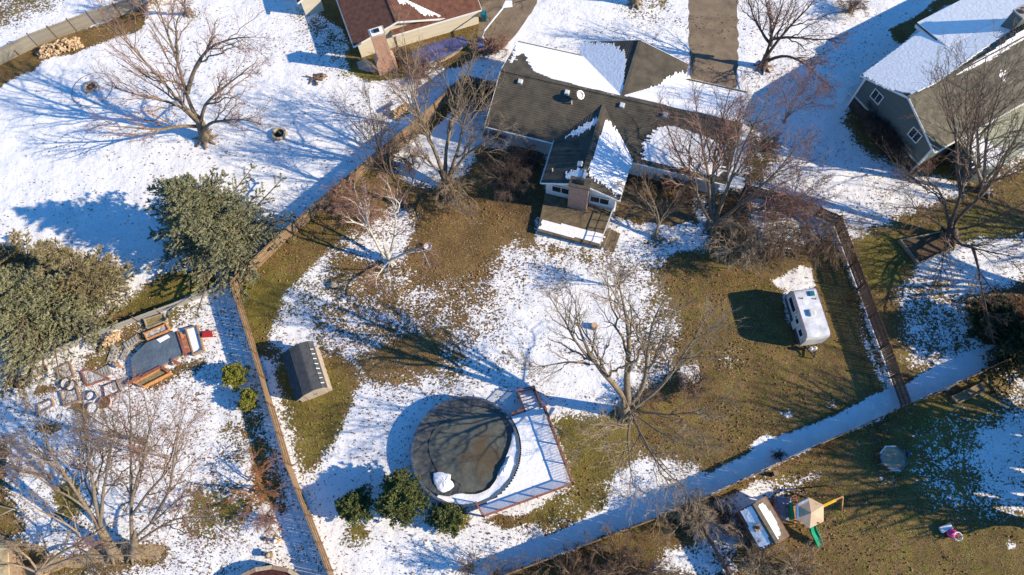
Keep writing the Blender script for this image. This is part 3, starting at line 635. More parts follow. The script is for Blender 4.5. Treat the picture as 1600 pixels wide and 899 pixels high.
# roof fittings
def roof_vent(pl, px_, py_, parent=house):
    q = PP(px_, py_, pl.o, pl.n); mb = MB(); mb.obox(q+pl.n*.12, pl.u, pl.v, pl.n, .2, .2, .10); o = mb.build('roof_vent', M_white_dirty, parent, bevel=.03)
    mb = MB(); mb.obox(q+pl.n*.03, pl.u, pl.v, pl.n, .26, .26, .02); mb.build('flange', M_metal, o)
for p in ((813,128),(886,145),(972,165),(1039,180)): roof_vent(pS, *p)
q = PP(907,258,plW.o,plW.n); mb = MB(); mb.obox(q+plW.n*.15, plW.u, plW.v, plW.n, .22, .22, .14); mb.build('roof_vent', M_white_dirty, house, bevel=.03)
for (x, y, pl) in ((893,163,pS),(863,268,plW)):
    q = PP(x, y, pl.o, pl.n); mb = MB(); mb.cyl(q, q+[0, 0, .45], .06); mb.build('vent_pipe', M_white_dirty, house)
q = PP(903,156,pS.o,pS.n); dish = thing('satellite_dish', 'grey oval satellite dish on the bare shingle slope of the low ranch house', 'satellite dish', q)
mb = MB(); mb.cyl(q, q+[0, 0, .55], .035); mb.cyl(q+[0, 0, .5], q+[.2, -.1, .7], .03); mb.build('mast', M_metal, dish)
mb = MB(); dd = unit((.45, -.45, .75)); cpt = q+np.array([.15, -.05, .75]); xx = unit(np.cross(dd, (0, 0, 1))); yy = np.cross(dd, xx); vs = []; n = 16
for rr, dz in ((0, 0), (.2, .02), (.36, .07), (.44, .11)):
    for i in range(n): th = 2*math.pi*i/n; vs.append(cpt+xx*rr*math.cos(th)*.85+yy*rr*math.sin(th)+dd*dz)
vs += [v-dd*.03 for v in vs]; K = 4*n
f = [(k*n+i, k*n+(i+1) % n, (k+1)*n+(i+1) % n, (k+1)*n+i) for k in range(3) for i in range(n)]; f += [(K+c, K+b, K+a2, K+d) for (a2, b, c, d) in [(x[3], x[2], x[1], x[0]) for x in f]]; f += [(3*n+i, 3*n+(i+1) % n, K+3*n+(i+1) % n, K+3*n+i) for i in range(n)]
mb.add(vs, f); mb.build('reflector', M_metal, dish, smooth=True)
mb = MB(); mb.bar(cpt-yy*.35, cpt+dd*.45, .03, .03); mb.box(tuple(cpt+dd*.45), .08, .08, .1); mb.build('feed_arm', M_metal, dish)

# ---- back deck of the main house
def deck(root, corners, z, m, boards_along, th=.14, bw=.14, mfascia=None, name='deck_board', maxn=298):
    """planks clipped to a quad (world corners)"""
    mb0 = MB(); mb0.prism([(p[0], p[1]) for p in corners], z-.25, z-.035); mb0.build('joist_frame', mfascia or m, root)
    o = corners[0]; u = unit(boards_along)*[1, 1, 0]; u = unit(u); v = np.array([-u[1], u[0], 0]); uv = [((p-o)@u, (p-o)@v) for p in corners]
    vs = [q[1] for q in uv]; t = min(vs); k = 0
    while t < max(vs)-.02:
        t2 = min(t+bw, max(vs)); A = intervals(uv, t+.01); B = intervals(uv, t2-.01)
        if len(A) == len(B) >= 1:
            for (a0, a1), (b0, b1) in zip(A, B):
                mb = MB(); pts = [o+u*a0+v*(t+.004), o+u*a1+v*(t+.004), o+u*b1+v*(t2-.004), o+u*b0+v*(t2-.004)]
                mb.prism([(p[0], p[1]) for p in pts], z-.03, z+random.uniform(-.004, .004)); mb.build(name, m, root); k += 1
        t = t2
zd = .55
dk = thing('deck', 'brown wooden deck with snow on its front edge below the ranch house chimney', 'deck', P(895,360,0))
d0, d1, d2, d3 = P(852,302,zd), P(958,330,zd), P(937,386,zd), P(840,361,zd)
deck(dk, [d0, d1, d2, d3], zd, M_deck, d1-d0)
for p in (d2, d3, (d2+d3)/2):
    mb = MB(); p = p*.97+(d0+d1)/2*.03; mb.box((p[0], p[1], zd/2), .14, .14, zd-.02); mb.build('post', M_timber, dk)
pld = Plane((0, 0, zd+.006), d1-d0, (0, 0, 1)); mb = MB(); courses(mb, pld, [pld.px(*p) for p in ((849,343),(945,367),(936,383),(843,358))], .14, .05, .05, .1); mb.build('snow', M_snow, dk, kind='stuff')
mb = MB()
for k in range(5):
    p = d1+(d2-d1)*(.08+.9*k/4); mb.box((p[0], p[1], zd+.45), .06, .06, .9)
mb.bar(d1+[0, 0, .9]+(d2-d1)*.06, d2+[0, 0, .9], .07, .05); mb.bar(d1+[0, 0, .5]+(d2-d1)*.06, d2+[0, 0, .5], .03, .03); mb.build('handrail', M_white_dirty, dk)
st0 = d1+(d2-d1)*.45; st1 = d1+(d2-d1)*.98; od = unit(d1-d0)
for k in range(4):
    mb = MB(); z = zd-.13*(k+1); a = st0+od*(.05+.32*k); b = st1+od*(.05+.32*k); mb.obox((a+b)/2*[1, 1, 0]+od*.15+[0, 0, z], unit(b-a), od, (0, 0, 1), np.linalg.norm(b-a)/2, .15, .025); mb.build('step', M_deck, dk)

# ---- red-brown roofed house (top)
hr = thing('red_roofed_house', 'cream house with red-brown shingle roof and a wide brick chimney at the top edge', 'house', P(620,60,0))
zr_e = 2.3
gl = Gable((553,73), (695,29), 9.0, zr_e, zr_e+1.45, (-.2, 1, 0))
gl.walls(hr, M_cream, .4, .5); gl.roof(hr, M_roof_red); gl.fascia(hr, M_white, ends=(0,))
# right wing with its ridge running across
e1 = P(690,33,zr_e-.05); e2 = P(752,15,zr_e-.05); exr = unit(e2-e1); eyr = np.array([-exr[1], exr[0], 0]); 
wr = Gable(qpx(e2), qpx(e2+eyr*8.0), 9.5, zr_e-.05, zr_e+1.3, -exr)
wr.walls(hr, M_cream, .4, .3); wr.roof(hr, M_roof_red); wr.fascia(hr, M_white, ends=(0,))
plA = gl.pA if gl.pA.n[0] > gl.pB.n[0] else gl.pB
snow_patch(hr, plA, [(618,-6),(650,-6),(672,9),(692,23),(690,26),(662,25),(648,13),(636,5),(624,8)], seed=12, jit=.12)
gnr = -gl.ey
cbr = PP(606, 92, gl.gable_o+gnr*.5, gnr); rzr = math.atan2(gl.ex[1], gl.ex[0])
pb = P(606,108,0)
co = chimney(hr, pb, None, 1.35, .95, rzr, 0, 5.2, M_brick2)
mb = MB(); exx = np.array([math.cos(rzr), math.sin(rzr), 0]); eyy = np.array([-exx[1], exx[0], 0]); c0 = np.array([pb[0], pb[1], 0])
lo = [c0+exx*sx*1.0+eyy*sy*.55 for sx, sy in ((-1, -1), (1, -1), (1, 1), (-1, 1))]; mi = [p+[0, 0, 1.6] for p in lo]; hi = [c0+exx*sx*.67+eyy*sy*.47+[0, 0, 2.3] for sx, sy in ((-1, -1), (1, -1), (1, 1), (-1, 1))]
mb.hexa(lo+mi); mb.hexa(mi+hi); mb.build('fireplace_base', M_brick2, co)
mb = MB(); mb.box((pb[0], pb[1], 5.33), 1.2, .85, .07, rzr); mb.build('snow', M_snow, co)
for (x, y, w, h, pn) in ((643,57,1.1,1.9,1),(692,40,.95,.65,2)):
    wo = gl.gable_o+gnr*.02; q = PP(x, y, wo, gnr)
    if x > 690: q = PP(x, y, wo, gnr)
    window(hr, q, gl.ex, gnr, w, h, panes=pn, name='door' if pn == 1 else 'window')
# low wing at far left top (garage corner)
sg = thing('brown_garage', 'corner of a brown-roofed outbuilding at the top edge left of the red-roofed house', 'garage', P(487,0,0))
gg = Gable((465,5), (503,-6), 5.0, 2.2, 2.9, (-.2, 1, 0)); gg.walls(sg, M_cream, .3, .3); gg.roof(sg, M_roof_red); gg.fascia(sg, M_white, ends=(0,))

# ---- sage green two storey house (right)
hg = thing('green_house', 'tall sage green house with thick snow on one roof slope and two small gable windows', 'house', P(1400,200,0))
zg = 4.3
gh = Gable((1345,118), (1460,238), 26.0, zg, zg+2.15, (1, 1, 0))
gh.walls(hg, M_siding_green, .4, .45); gh.roof(hg, M_roof_green); gh.fascia(hg, M_white, ends=(0,))
plg = gh.pA; plo = gh.pB
if plg.n[1] < plo.n[1]: plg, plo = plo, plg
snow_patch(hg, plg, [(1347,118),(1428,58),(1500,5),(1560,-40),(1760,-190),(1800,-150),(1700,-40),(1600,30),(1592,40),(1575,52),(1545,72),(1520,90),(1490,112),(1460,132),(1440,142),(1425,148),(1405,144),(1382,138),(1365,128)], seed=13, th=.12, jit=.07)
snow_patch(hg, plo, [(1482,126),(1510,106),(1540,86),(1570,66),(1600,46),(1640,20),(1640,34),(1600,62),(1572,78),(1548,94),(1520,106),(1500,116)], seed=14, jit=.15)
snow_patch(hg, plo, [(1560,112),(1566,108),(1573,118),(1570,128),(1562,124)], seed=15, jit=.25)
gno = -gh.ey
for p in ((1370.5,151),(1430,211)):
    q = PP(*p, gh.gable_o+gno*.01, gno); window(hg, q, gh.ex, gno, 1.1, 1.1, panes=2)
# trim band low on the gable wall
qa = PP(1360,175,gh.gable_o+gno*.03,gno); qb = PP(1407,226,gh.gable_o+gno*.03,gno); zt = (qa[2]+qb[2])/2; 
a0 = gh.gable_o+gh.ex*.4; a1 = gh.gable_o+gh.ex*(gh.W-.4); mb = MB(); mb.bar(a0*[1, 1, 0]+gno*.06+[0, 0, zt], a1*[1, 1, 0]+gno*.06+[0, 0, zt], .12, .14); mb.build('trim_band', M_white_dirty, hg)
for a in (a0, a1): mb = MB(); mb.box((a[0]+gno[0]*.03, a[1]+gno[1]*.03, zg/2), .16, .16, zg-.1, math.atan2(gh.ex[1], gh.ex[0])); mb.build('corner_board', M_white, hg)
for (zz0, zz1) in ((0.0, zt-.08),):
    aa, bb = a0*[1, 1, 0]+gno*.02, a1*[1, 1, 0]+gno*.02; mb = MB(); mb.obox((aa+bb)/2+[0, 0, (zz0+zz1)/2], gh.ex, gno, (0, 0, 1), np.linalg.norm(bb-aa)/2-.02, .02, (zz1-zz0)/2); mb.build('lower_wall_shade', mat('painted_wall_shade', (.035, .04, .035), .8, .3, 2), hg)  # near-black sheet: shade below the trim band put into the wall colour
lt = [P(*p, 2.5) for p in ((1497,220),(1540,190),(1600,152),(1700,85),(1740,140),(1600,232),(1556,262),(1532,266))]
mb = MB(); mb.prism([(p[0], p[1]) for p in lt], 2.38, 2.5); lo_ = mb.build('lean_to_roof', mat('pale_sage_roof', (.36, .37, .27), .85, .25, 1.2, .5, 9, stretch=(1, 4, 1)), hg)
mb = MB(); cl_ = sum(lt)/len(lt); mb.prism([(cl_[0]+(p[0]-cl_[0])*.95, cl_[1]+(p[1]-cl_[1])*.95) for p in lt], 0, 2.38); mb.build('lean_to_wall', M_siding_green, hg)
pll = Plane((0, 0, 2.5), gh.ey, (0, 0, 1)); snow_patch(hg, pll, [(1505,218),(1522,207),(1530,214),(1545,225),(1572,238),(1560,256),(1535,262),(1520,245)], seed=31, jit=.3, th=.05)
# raised roof part with its own rake and the masonry chimney
b0 = PP(1428,44,plg.o,plg.n); ub = plg.uv(b0)
rs = MB(); pr = [plg.px(1430,43), plg.px(1478,76)]; 
w0 = plg.w(pr[0][0], pr[0][1], .35); w1 = plg.w(pr[1][0], pr[1][1], .02); along = unit(gh.ey)
ins = [w0, w1, w1+along*12, w0+along*12]; rs.slab(ins, plg.n, .10); o = rs.build('raised_roof', M_roof_green, hg)
sb = MB(); sb.slab([p+plg.n*.11+along*(.15 if i < 2 else 0) for i, p in enumerate(ins)], plg.n, .09); sb.build('snow', M_snow, o)
sw_ = MB(); sw_.slab([w0-along*.03, w1-along*.03, w1-along*.03-plg.n*.05, w0-along*.03-plg.n*.34], along, .06); sw_.build('rake_trim', M_white_dirty, o)
cg = PP(1592,30,gh.mid,(0,0,1)); chimney(hg, cg, None, 2.0, 1.1, math.atan2(gh.ey[1], gh.ey[0]), zg, zg+3.2, M_siding_green, flue=3)
# porch side at the left gable corner
pc = P(1335,160,0); mb = MB(); mb.box((pc[0], pc[1], 1.2), 2.2, 1.6, .12, math.atan2(gh.ex[1], gh.ex[0])); po = mb.build('porch_roof', M_white_dirty, hg)
for sx in (-1, 1):
    p = pc+gh.ex*sx*.95; mb = MB(); mb.box((p[0], p[1], .57), .1, .1, 1.14); mb.build('porch_post', M_white_dirty, po)
lw = gh.ex; wo = gh.a*[1, 1, 0]+gh.ex*(gh.W-.4)
fence('short pale fence running from the corner of the sage green house into the grass', [(1437,270),(1418,280)], 1.2, M_fence_tan, rails=2)

# ------------------------------------------------------------------ pool with its snowy deck
ZP = 1.2
pc = P(727, 703, ZP); PR = (np.linalg.norm(P(644,703,ZP)-P(809.5,703,ZP))+np.linalg.norm(P(727,616,ZP)-P(727,789.5,ZP)))/4
pool = thing('pool', 'large round above-ground pool under a sagging dark cover with a frozen puddle', 'pool', (pc[0], pc[1], 0))
NS = 24
def cp(th, r): return (pc[0]+r*math.cos(th), pc[1]+r*math.sin(th))
for k in range(NS):
    t0, t1 = 2*math.pi*k/NS, 2*math.pi*(k+1)/NS
    mb = MB(); mb.prism([cp(t0, PR-.03), cp(t0, PR), cp(t1, PR), cp(t1, PR-.03)], 0, ZP-.06); mb.build('wall_panel', M_poolwall, pool)
    mb = MB(); mb.prism([cp(t0+.004, PR-.12), cp(t0+.004, PR+.08), cp(t1-.004, PR+.08), cp(t1-.004, PR-.12)], ZP-.06, ZP-.01); mb.build('top_rail', M_poolwall, pool)
    mb = MB(); p = cp(t0, PR+.05); mb.box((p[0], p[1], (ZP-.06)/2), .1, .16, ZP-.06, t0); mb.build('upright', M_poolwall, pool)
# cover : radial folds near the rim, sagging to the middle
def pth(px_, py_): w = P(px_, py_, ZP); return math.atan2(w[1]-pc[1], w[0]-pc[0]), math.hypot(w[0]-pc[0], w[1]-pc[1])
nr, na = 44, 260; V = []
edge = [pth(*p) for p in ((722,617),(690,622),(668,640),(650,665),(644,700),(648,730),(660,755),(678,770),(700,776),(712,772),(722,771),(745,772),(765,763),(776,748),(778,738),(790,715),(796,700),(800,680),(798,662),(780,642),(755,624))]
pud = [pth(*p) for p in ((760,636),(730,645),(700,655),(676,672),(668,697),(675,722),(688,742),(705,748),(718,756),(726,772),(745,773),(766,762),(777,748),(780,730),(791,712),(793,690),(790,665),(778,645))]
def radf(lst):
    lst = sorted(lst); th = np.array([a for a, r in lst]); r = np.array([b for a, b in lst]); return lambda t: np.interp((t+math.pi) % (2*math.pi)-math.pi, th, r, period=2*math.pi)
re_, rp_ = radf(edge), radf(pud)
T = np.linspace(0, 2*math.pi, na, endpoint=False); RE = np.minimum(re_(T), PR-.1); RP = np.minimum(rp_(T), RE-.02)
for i in range(nr+1):
    f = i/nr; r = RE*f
    sag = .30*(1-np.clip((r-RP*.92)/(np.maximum(RE-RP*.92, .15)), 0, 1)**1.2); fold = (.014*np.sin(T*61+5*np.sin(T*3))+.012*np.sin(T*97+4*np.sin(T*5+1))+.02*np.sin(T*17+3*np.sin(T*2)))*np.clip((f-.5)*3, 0, 1)*(.4+.6*np.sin(T*1.5+.6)**2)+.02*np.sin(T*23+f*9)
    inside = r < RP*.97
    z = ZP-.02-sag+np.where(inside, 0, fold)
    V.append(np.stack([pc[0]+r*np.cos(T), pc[1]+r*np.sin(T), z], -1))
V = np.concatenate(V); Fc = np.array([[i*na+j, (i+1)*na+j, (i+1)*na+(j+1) % na, i*na+(j+1) % na] for i in range(1, nr) for j in range(na)]+[[j, na+j, na+(j+1) % na, (j+1) % na] for j in range(na)])
M_cover = mat('pool_cover', (0.062, 0.066, 0.066), 0.55, 0.3, 2.5, 0.6, 9, bdist=.03, detail=8)
link('cover', npmesh('cover', V-np.array(pool.location), Fc, M_cover, smooth=True), pool)
# frozen puddle, with a patch of brown leaves
def puddle_mat():
    m = bpy.data.materials.new('frozen_puddle'); t, b = nodes(m); L = t.links.new
    tc = t.nodes.new('ShaderNodeTexCoord'); n1 = t.nodes.new('ShaderNodeTexNoise'); n1.inputs['Scale'].default_value = 1.3; n1.inputs['Detail'].default_value = 9; n1.inputs['Roughness'].default_value = .7; L(tc.outputs['Object'], n1.inputs['Vector'])
    r = t.nodes.new('ShaderNodeValToRGB'); L(n1.outputs['Fac'], r.inputs[0]); r.color_ramp.elements[0].position = .3; r.color_ramp.elements[1].position = .7
    r.color_ramp.elements[0].color = (.055, .057, .048, 1); r.color_ramp.elements[1].color = (.15, .15, .12, 1)
    ds = t.nodes.new('ShaderNodeVectorMath'); ds.operation = 'DISTANCE'; L(tc.outputs['Object'], ds.inputs[0]); w = P(755,715,ZP)-np.array([pc[0], pc[1], 0]); ds.inputs[1].default_value = (w[0], w[1], .9)
    n2 = t.nodes.new('ShaderNodeTexNoise'); n2.inputs['Scale'].default_value = 7; n2.inputs['Detail'].default_value = 6; n2.inputs['Roughness'].default_value = .75; L(tc.outputs['Object'], n2.inputs['Vector'])
    n3 = t.nodes.new('ShaderNodeTexNoise'); n3.inputs['Scale'].default_value = 1.0; n3.inputs['Detail'].default_value = 3; L(tc.outputs['Object'], n3.inputs['Vector'])
    a = t.nodes.new('ShaderNodeMath'); a.operation = 'MULTIPLY_ADD'; L(n3.outputs['Fac'], a.inputs[0]); a.inputs[1].default_value = 5.0; L(ds.outputs['Value'], a.inputs[2])
    a2 = t.nodes.new('ShaderNodeMath'); a2.operation = 'MULTIPLY_ADD'; L(n2.outputs['Fac'], a2.inputs[0]); a2.inputs[1].default_value = 4.0; L(a.outputs[0], a2.inputs[2])
    mr = t.nodes.new('ShaderNodeMapRange'); L(a2.outputs[0], mr.inputs[0]); mr.inputs[1].default_value = 6.5; mr.inputs[2].default_value = 5.2; mr.inputs[3].default_value = 0; mr.inputs[4].default_value = .85
    mx = t.nodes.new('ShaderNodeMix'); mx.data_type = 'RGBA'; L(mr.outputs[0], mx.inputs[0]); L(r.outputs[0], mx.inputs[6]); mx.inputs[7].default_value = (.10, .07, .035, 1)
    L(mx.outputs[2], b.inputs['Base Color']); b.inputs['Roughness'].default_value = .45; b.inputs['Specular IOR Level'].default_value = .3
    bp = t.nodes.new('ShaderNodeBump'); bp.inputs['Strength'].default_value = .3; bp.inputs['Distance'].default_value = .05; L(n2.outputs['Fac'], bp.inputs['Height']); L(bp.outputs[0], b.inputs['Normal']); return m
mb = MB(); pts = [(pc[0]+r*math.cos(t), pc[1]+r*math.sin(t)) for t, r in zip(T[::2], RP[::2]*.985)]; mb.prism(pts, ZP-.30, ZP-.225); mb.build('frozen_puddle', puddle_mat(), pool)
# snow lying between cover and rim
V = []; ncr = 8
for i in range(ncr+1):
    f = i/ncr; r = (RE-.05)*(1-f)+(PR-.10)*f; z = ZP-.16+.10*f+.03*np.sin(T*9)*math.sin(f*3.14); V.append(np.stack([pc[0]+r*np.cos(T), pc[1]+r*np.sin(T), np.where((PR-.1-RE) < .22, ZP-.6, z)], -1))
V = np.concatenate(V); Fs = np.array([[i*na+j, (i+1)*na+j, (i+1)*na+(j+1) % na, i*na+(j+1) % na] for i in range(ncr) for j in range(na)])
link('snow', npmesh('snow', V-np.array(pool.location), Fs, M_snow, smooth=True), pool)
def snow_mound(root, outline, z, h, seed):
    w = np.array([P(x, y, z)[:2] for x, y in outline]); c = w.mean(0); rg = random.Random(seed); bd = []
    for i in range(len(w)):
        a_, b_, c_ = w[i], w[(i+1) % len(w)], w[(i-1) % len(w)]
        for k in range(4): f = k/4; bd.append(a_*(1-f)+b_*f)
    for _ in range(3): bd = [(bd[i-1]+bd[i]*2+bd[(i+1) % len(bd)])/4 for i in range(len(bd))]
    n = len(bd); rings = 6; V = [(c[0], c[1], z+h)]
    for k in range(1, rings+1):
        f = k/rings
        for j, p in enumerate(bd): q = c+(p-c)*f*(1+(rg.uniform(-.05, .05) if k == rings else 0)); V.append((q[0], q[1], z+h*max(0, 1-f**2.2)*(1+.25*math.sin(j*.9+k))-(0.03 if k == rings else 0)))
    F = [(0, 1+j, 1+(j+1) % n) for j in range(n)]+[(1+i*n+j, 1+(i+1)*n+j, 1+(i+1)*n+(j+1) % n, 1+i*n+(j+1) % n) for i in range(rings-1) for j in range(n)]
    mb = MB(); mb.add(V, F); return mb.build('snow_clump', M_snow, root, smooth=True)
snow_mound(pool, ((675,741),(684,737),(695,739),(706,742),(702,750),(711,756),(706,765),(694,771),(684,767),(679,757)), ZP+.0, .12, 1)
snow_mound(pool, ((778,744),(780,734),(788,722),(797,711),(801,716),(799,728),(792,738),(785,745)), ZP-.07, .22, 2)

ZD = 1.1
pdk = thing('pool_deck', 'snow-covered wooden pool deck with red-stained railings wrapping the right side of the round pool', 'deck', P(840,720,0))
C0 = [P(*p, ZD) for p in ((797,651),(820,643),(815,622),(836,610),(843,636),(850,636),(895,757),(756,808),(745,786))]
a0 = math.atan2(C0[-1][1]-pc[1], C0[-1][0]-pc[0]); a1 = math.atan2(C0[0][1]-pc[1], C0[0][0]-pc[0])
poly = [C0[0], C0[1], C0[4]*.0+C0[1]+(C0[5]-C0[1])*.35, C0[5], C0[6], C0[7]]
poly = [C0[0], C0[1], C0[5], C0[6], C0[7]]
arc = [np.array([*cp(a0+(a1-a0)*k/16, PR+.10), ZD]) for k in range(17)]
dpoly = poly+arc
mb = MB(); mb.prism([(p[0], p[1]) for p in dpoly], ZD-.25, ZD-.04); mb.build('joist_frame', M_timber, pdk)
ud = unit(C0[6]-C0[7]); od_ = C0[7]; vd = np.array([-ud[1], ud[0], 0]); uvp = [((p-od_)@ud, (p-od_)@vd) for p in dpoly]; t = min(q[1] for q in uvp)
while t < max(q[1] for q in uvp)-.03:
    t2 = t+.15
    for (b0_, b1_) in intervals(uvp, (t+t2)/2):
        mb = MB(); mb.obox(od_+ud*(b0_+b1_)/2+vd*(t+t2)/2*1.0+[0, 0, -.02], ud, vd, (0, 0, 1), (b1_-b0_)/2, .071, .016); mb.build('deck_board', M_deck, pdk)
    t = t2
pls = Plane((0, 0, ZD), ud, (0, 0, 1)); uvs = [pls.uv(p) for p in dpoly]
mb = MB(); rg = random.Random(4); vv = [q[1] for q in uvs]; t = min(vv)+.1
while t < max(vv)-.1:
    for (b0_, b1_) in intervals(uvs, t+.075):
        th = .075+.008*math.sin(t*5)+rg.uniform(-.004, .004)
        mb.hexa([pls.w(b0_+.08, t-.002, 0), pls.w(b1_-.1, t-.002, 0), pls.w(b1_-.1, t+.152, 0), pls.w(b0_+.08, t+.152, 0), pls.w(b0_+.08, t-.002, th), pls.w(b1_-.1, t-.002, th), pls.w(b1_-.1, t+.152, th), pls.w(b0_+.08, t+.152, th)])
    t += .15
mb.build('snow', M_snow, pdk, kind='stuff')
def railing(root, pts, z, h=.95, m=M_redwood, bal=.13, post=1.5, cap=True):
    for i in range(len(pts)-1):
        a, b = pts[i]*[1, 1, 0]+[0, 0, z if np.isscalar(z) else z[i]], pts[i+1]*[1, 1, 0]+[0, 0, z if np.isscalar(z) else z[i+1]]; d = b-a; L = np.linalg.norm(d); n = max(1, round(L/post)); e = d/L; up = np.array([0, 0, 1.])
        for k in range(n+1):
            p = a+d*k/n; mb = MB(); mb.bar(p-[0, 0, .3], p+[0, 0, h+.05], .09, .09); mb.build('rail_post', m, root)
        mb = MB(); mb.bar(a+up*(h-.02), b+up*(h-.02), .12, .04); mb.build('hand_rail', m, root)
        mb = MB(); mb.bar(a+up*.1, b+up*.1, .04, .07); mb.build('bottom_rail', m, root)
        mb = MB(); nb = int(L/bal)
        for k in range(1, nb): p = a+d*k/nb; mb.bar(p+up*.1, p+up*(h-.03), .038, .038)
        if nb > 1: mb.build('balusters', m, root, kind='stuff')
rail = [C0[5]+(C0[4]-C0[5])*0, C0[6], C0[7], C0[8]]
railing(pdk, rail, ZD); railing(pdk, [C0[0]+(C0[1]-C0[0])*.15, C0[1]], ZD)
for p in (C0[6], C0[7], C0[5], (C0[6]+C0[7])/2, (C0[5]+C0[6])/2):
    q = p+(pc-p)*[.02, .02, 0]; mb = MB(); mb.box((q[0], q[1], ZD/2-.13), .14, .14, ZD-.26); mb.build('deck_post', M_timber, pdk)
# steps
sa, sb_ = C0[1], C0[1]+(C0[5]-C0[1])*.88; out = unit(np.array([-vd[0]*-1, vd[1], 0])) if False else unit(P(819,612,0.5)-P(830,640,1.1)); out = unit(out*[1, 1, 0])
for k in range(6):
    z = ZD-.18*(k+1); mb = MB(); c = (sa+sb_)/2*[1, 1, 0]+out*(.16+.32*k)+[0, 0, z+.01]; e = unit(sb_-sa); mb.obox(c, e, out, (0, 0, 1), np.linalg.norm(sb_-sa)/2-.05, .155, .022); s_ = mb.build('step', M_deck, pdk)
    mb = MB(); mb.obox(c+[0, 0, .045], e, out, (0, 0, 1), np.linalg.norm(sb_-sa)/2-.1, .14, .022); mb.build('snow', M_snow, s_)
for q in (sa, sb_):
    a = q*[1, 1, 0]; b = a+out*1.9; mb = MB(); mb.bar(a+[0, 0, ZD-.1], b+[0, 0, .05], .05, .22); mb.build('stringer', M_redwood, pdk)
    railing(pdk, [a, b], [ZD, .05], .9, post=1.9)
e = unit(sb_-sa); railing(pdk, [sa*[1, 1, 0]+out*1.9, sb_*[1, 1, 0]+out*1.9], .05, .85)

# ------------------------------------------------------------------ garden shed with gambrel roof
def rectpx(p0, p1, p2, z=0.0):
    """p0->p1 front edge, p2 near the end of the depth"""
    a, b, c = P(*p0, z), P(*p1, z), P(*p2, z); ex = unit(b-a); ey = np.array([-ex[1], ex[0], 0]); 
    if (c-b)@ey < 0: ey = -ey
    return a, ex, ey, np.linalg.norm(b-a), abs((c-b)@ey)
a, ex, ey, Wd, Ld = rectpx((472,631), (524,610), (500,545))
shed = thing('garden_shed', 'small grey garden shed with a dark gambrel roof beside the left board fence', 'shed', a+ex*Wd/2)
def cs(x, z, y): return a*[1, 1, 0]+ex*x+ey*y+[0, 0, z]
prof = [(.0, 1.5), (.27*Wd, 2.12), (.56*Wd, 2.38), (.80*Wd, 2.16), (.90*Wd, 1.80)]
sec = [(.08, 0), (.93*Wd, 0), (.88*Wd, 1.76), (.79*Wd, 2.10), (.56*Wd, 2.32), (.27*Wd, 2.05), (.08, 1.45)]
M_shedwall = mat('shed_siding', (0.40, 0.33, 0.26), 0.8, 0.15, 2, 0.3, 12, stretch=(5, 5, .3))
mb = MB(); n = len(sec); mb.add([cs(x, z, .1) for x, z in sec]+[cs(x, z, Ld-.1) for x, z in sec], [tuple(range(n))[::-1], tuple(range(n, 2*n))]+[(i, (i+1) % n, n+(i+1) % n, n+i) for i in range(n)]); mb.build('wall', M_shedwall, shed)
ov = .14
for i in range(4):
    (x0, z0), (x1, z1) = prof[i], prof[i+1]; d = unit(np.array([x1-x0, z1-z0])); 
    if i == 0: x0 -= .1*d[0]*.6; z0 -= .1*d[1]
    if i == 3: x1 += .1*d[0]*.6; z1 += .1*d[1]
    q = [cs(x0, z0, -ov), cs(x1, z1, -ov), cs(x1, z1, Ld+ov), cs(x0, z0, Ld+ov)]; nn = np.cross(q[1]-q[0], q[3]-q[0]); nn = unit(nn); nn = nn if nn[2] > 0 else -nn
    mb = MB(); mb.slab([p+nn*.05 for p in q], nn, .05); o = mb.build('roof', M_roof_shed, shed)
    pl = Plane(q[0]+nn*.05, ey, nn); s = MB(); courses(s, pl, [pl.uv(p) for p in q], .16, .022, .006); s.build('shingles', M_roof_shed, o, kind='stuff')
mb = MB()
for i in range(4):
    (x0, z0), (x1, z1) = prof[i], prof[i+1]; mb.bar(cs(x0, z0-.02, -ov-.02), cs(x1, z1-.02, -ov-.02), .03, .1)
mb.build('rake_trim', M_shedwall, shed)
mb = MB(); c = cs(Wd/2, 1.95, .07); mb.obox(c, ex, ey, (0, 0, 1), .22, .03, .10); v_ = mb.build('gable_vent', M_white, shed)
mb = MB(); mb.obox(c-ey*.035, ex, ey, (0, 0, 1), .17, .01, .06); mb.build('louver', M_black, v_)
for sx in (-1, 1):
    mb = MB(); mb.obox(cs(Wd/2+sx*.42, .88, .07), ex, ey, (0, 0, 1), .40, .03, .82); dr = mb.build('door', M_shedwall, shed)
    mb = MB(); mb.obox(cs(Wd/2+sx*.1, .9, .03), ex, ey, (0, 0, 1), .02, .02, .1); mb.build('handle', M_black, dr)
mb = MB(); 
for k in range(8):
    y = .3+k*(Ld-.5)/8; w_ = random.uniform(.0, .04); p0 = cs(prof[3][0]+.06, 2.20, y); p1 = cs(prof[3][0]+.06+(prof[4][0]-prof[3][0])*.7, 2.20-(.36)*.7-.02, y+random.uniform(-.04, .04)); mb.bar((p0), (p1), .035+w_, .015)
mb.build('snow', M_snow, shed, kind='stuff')

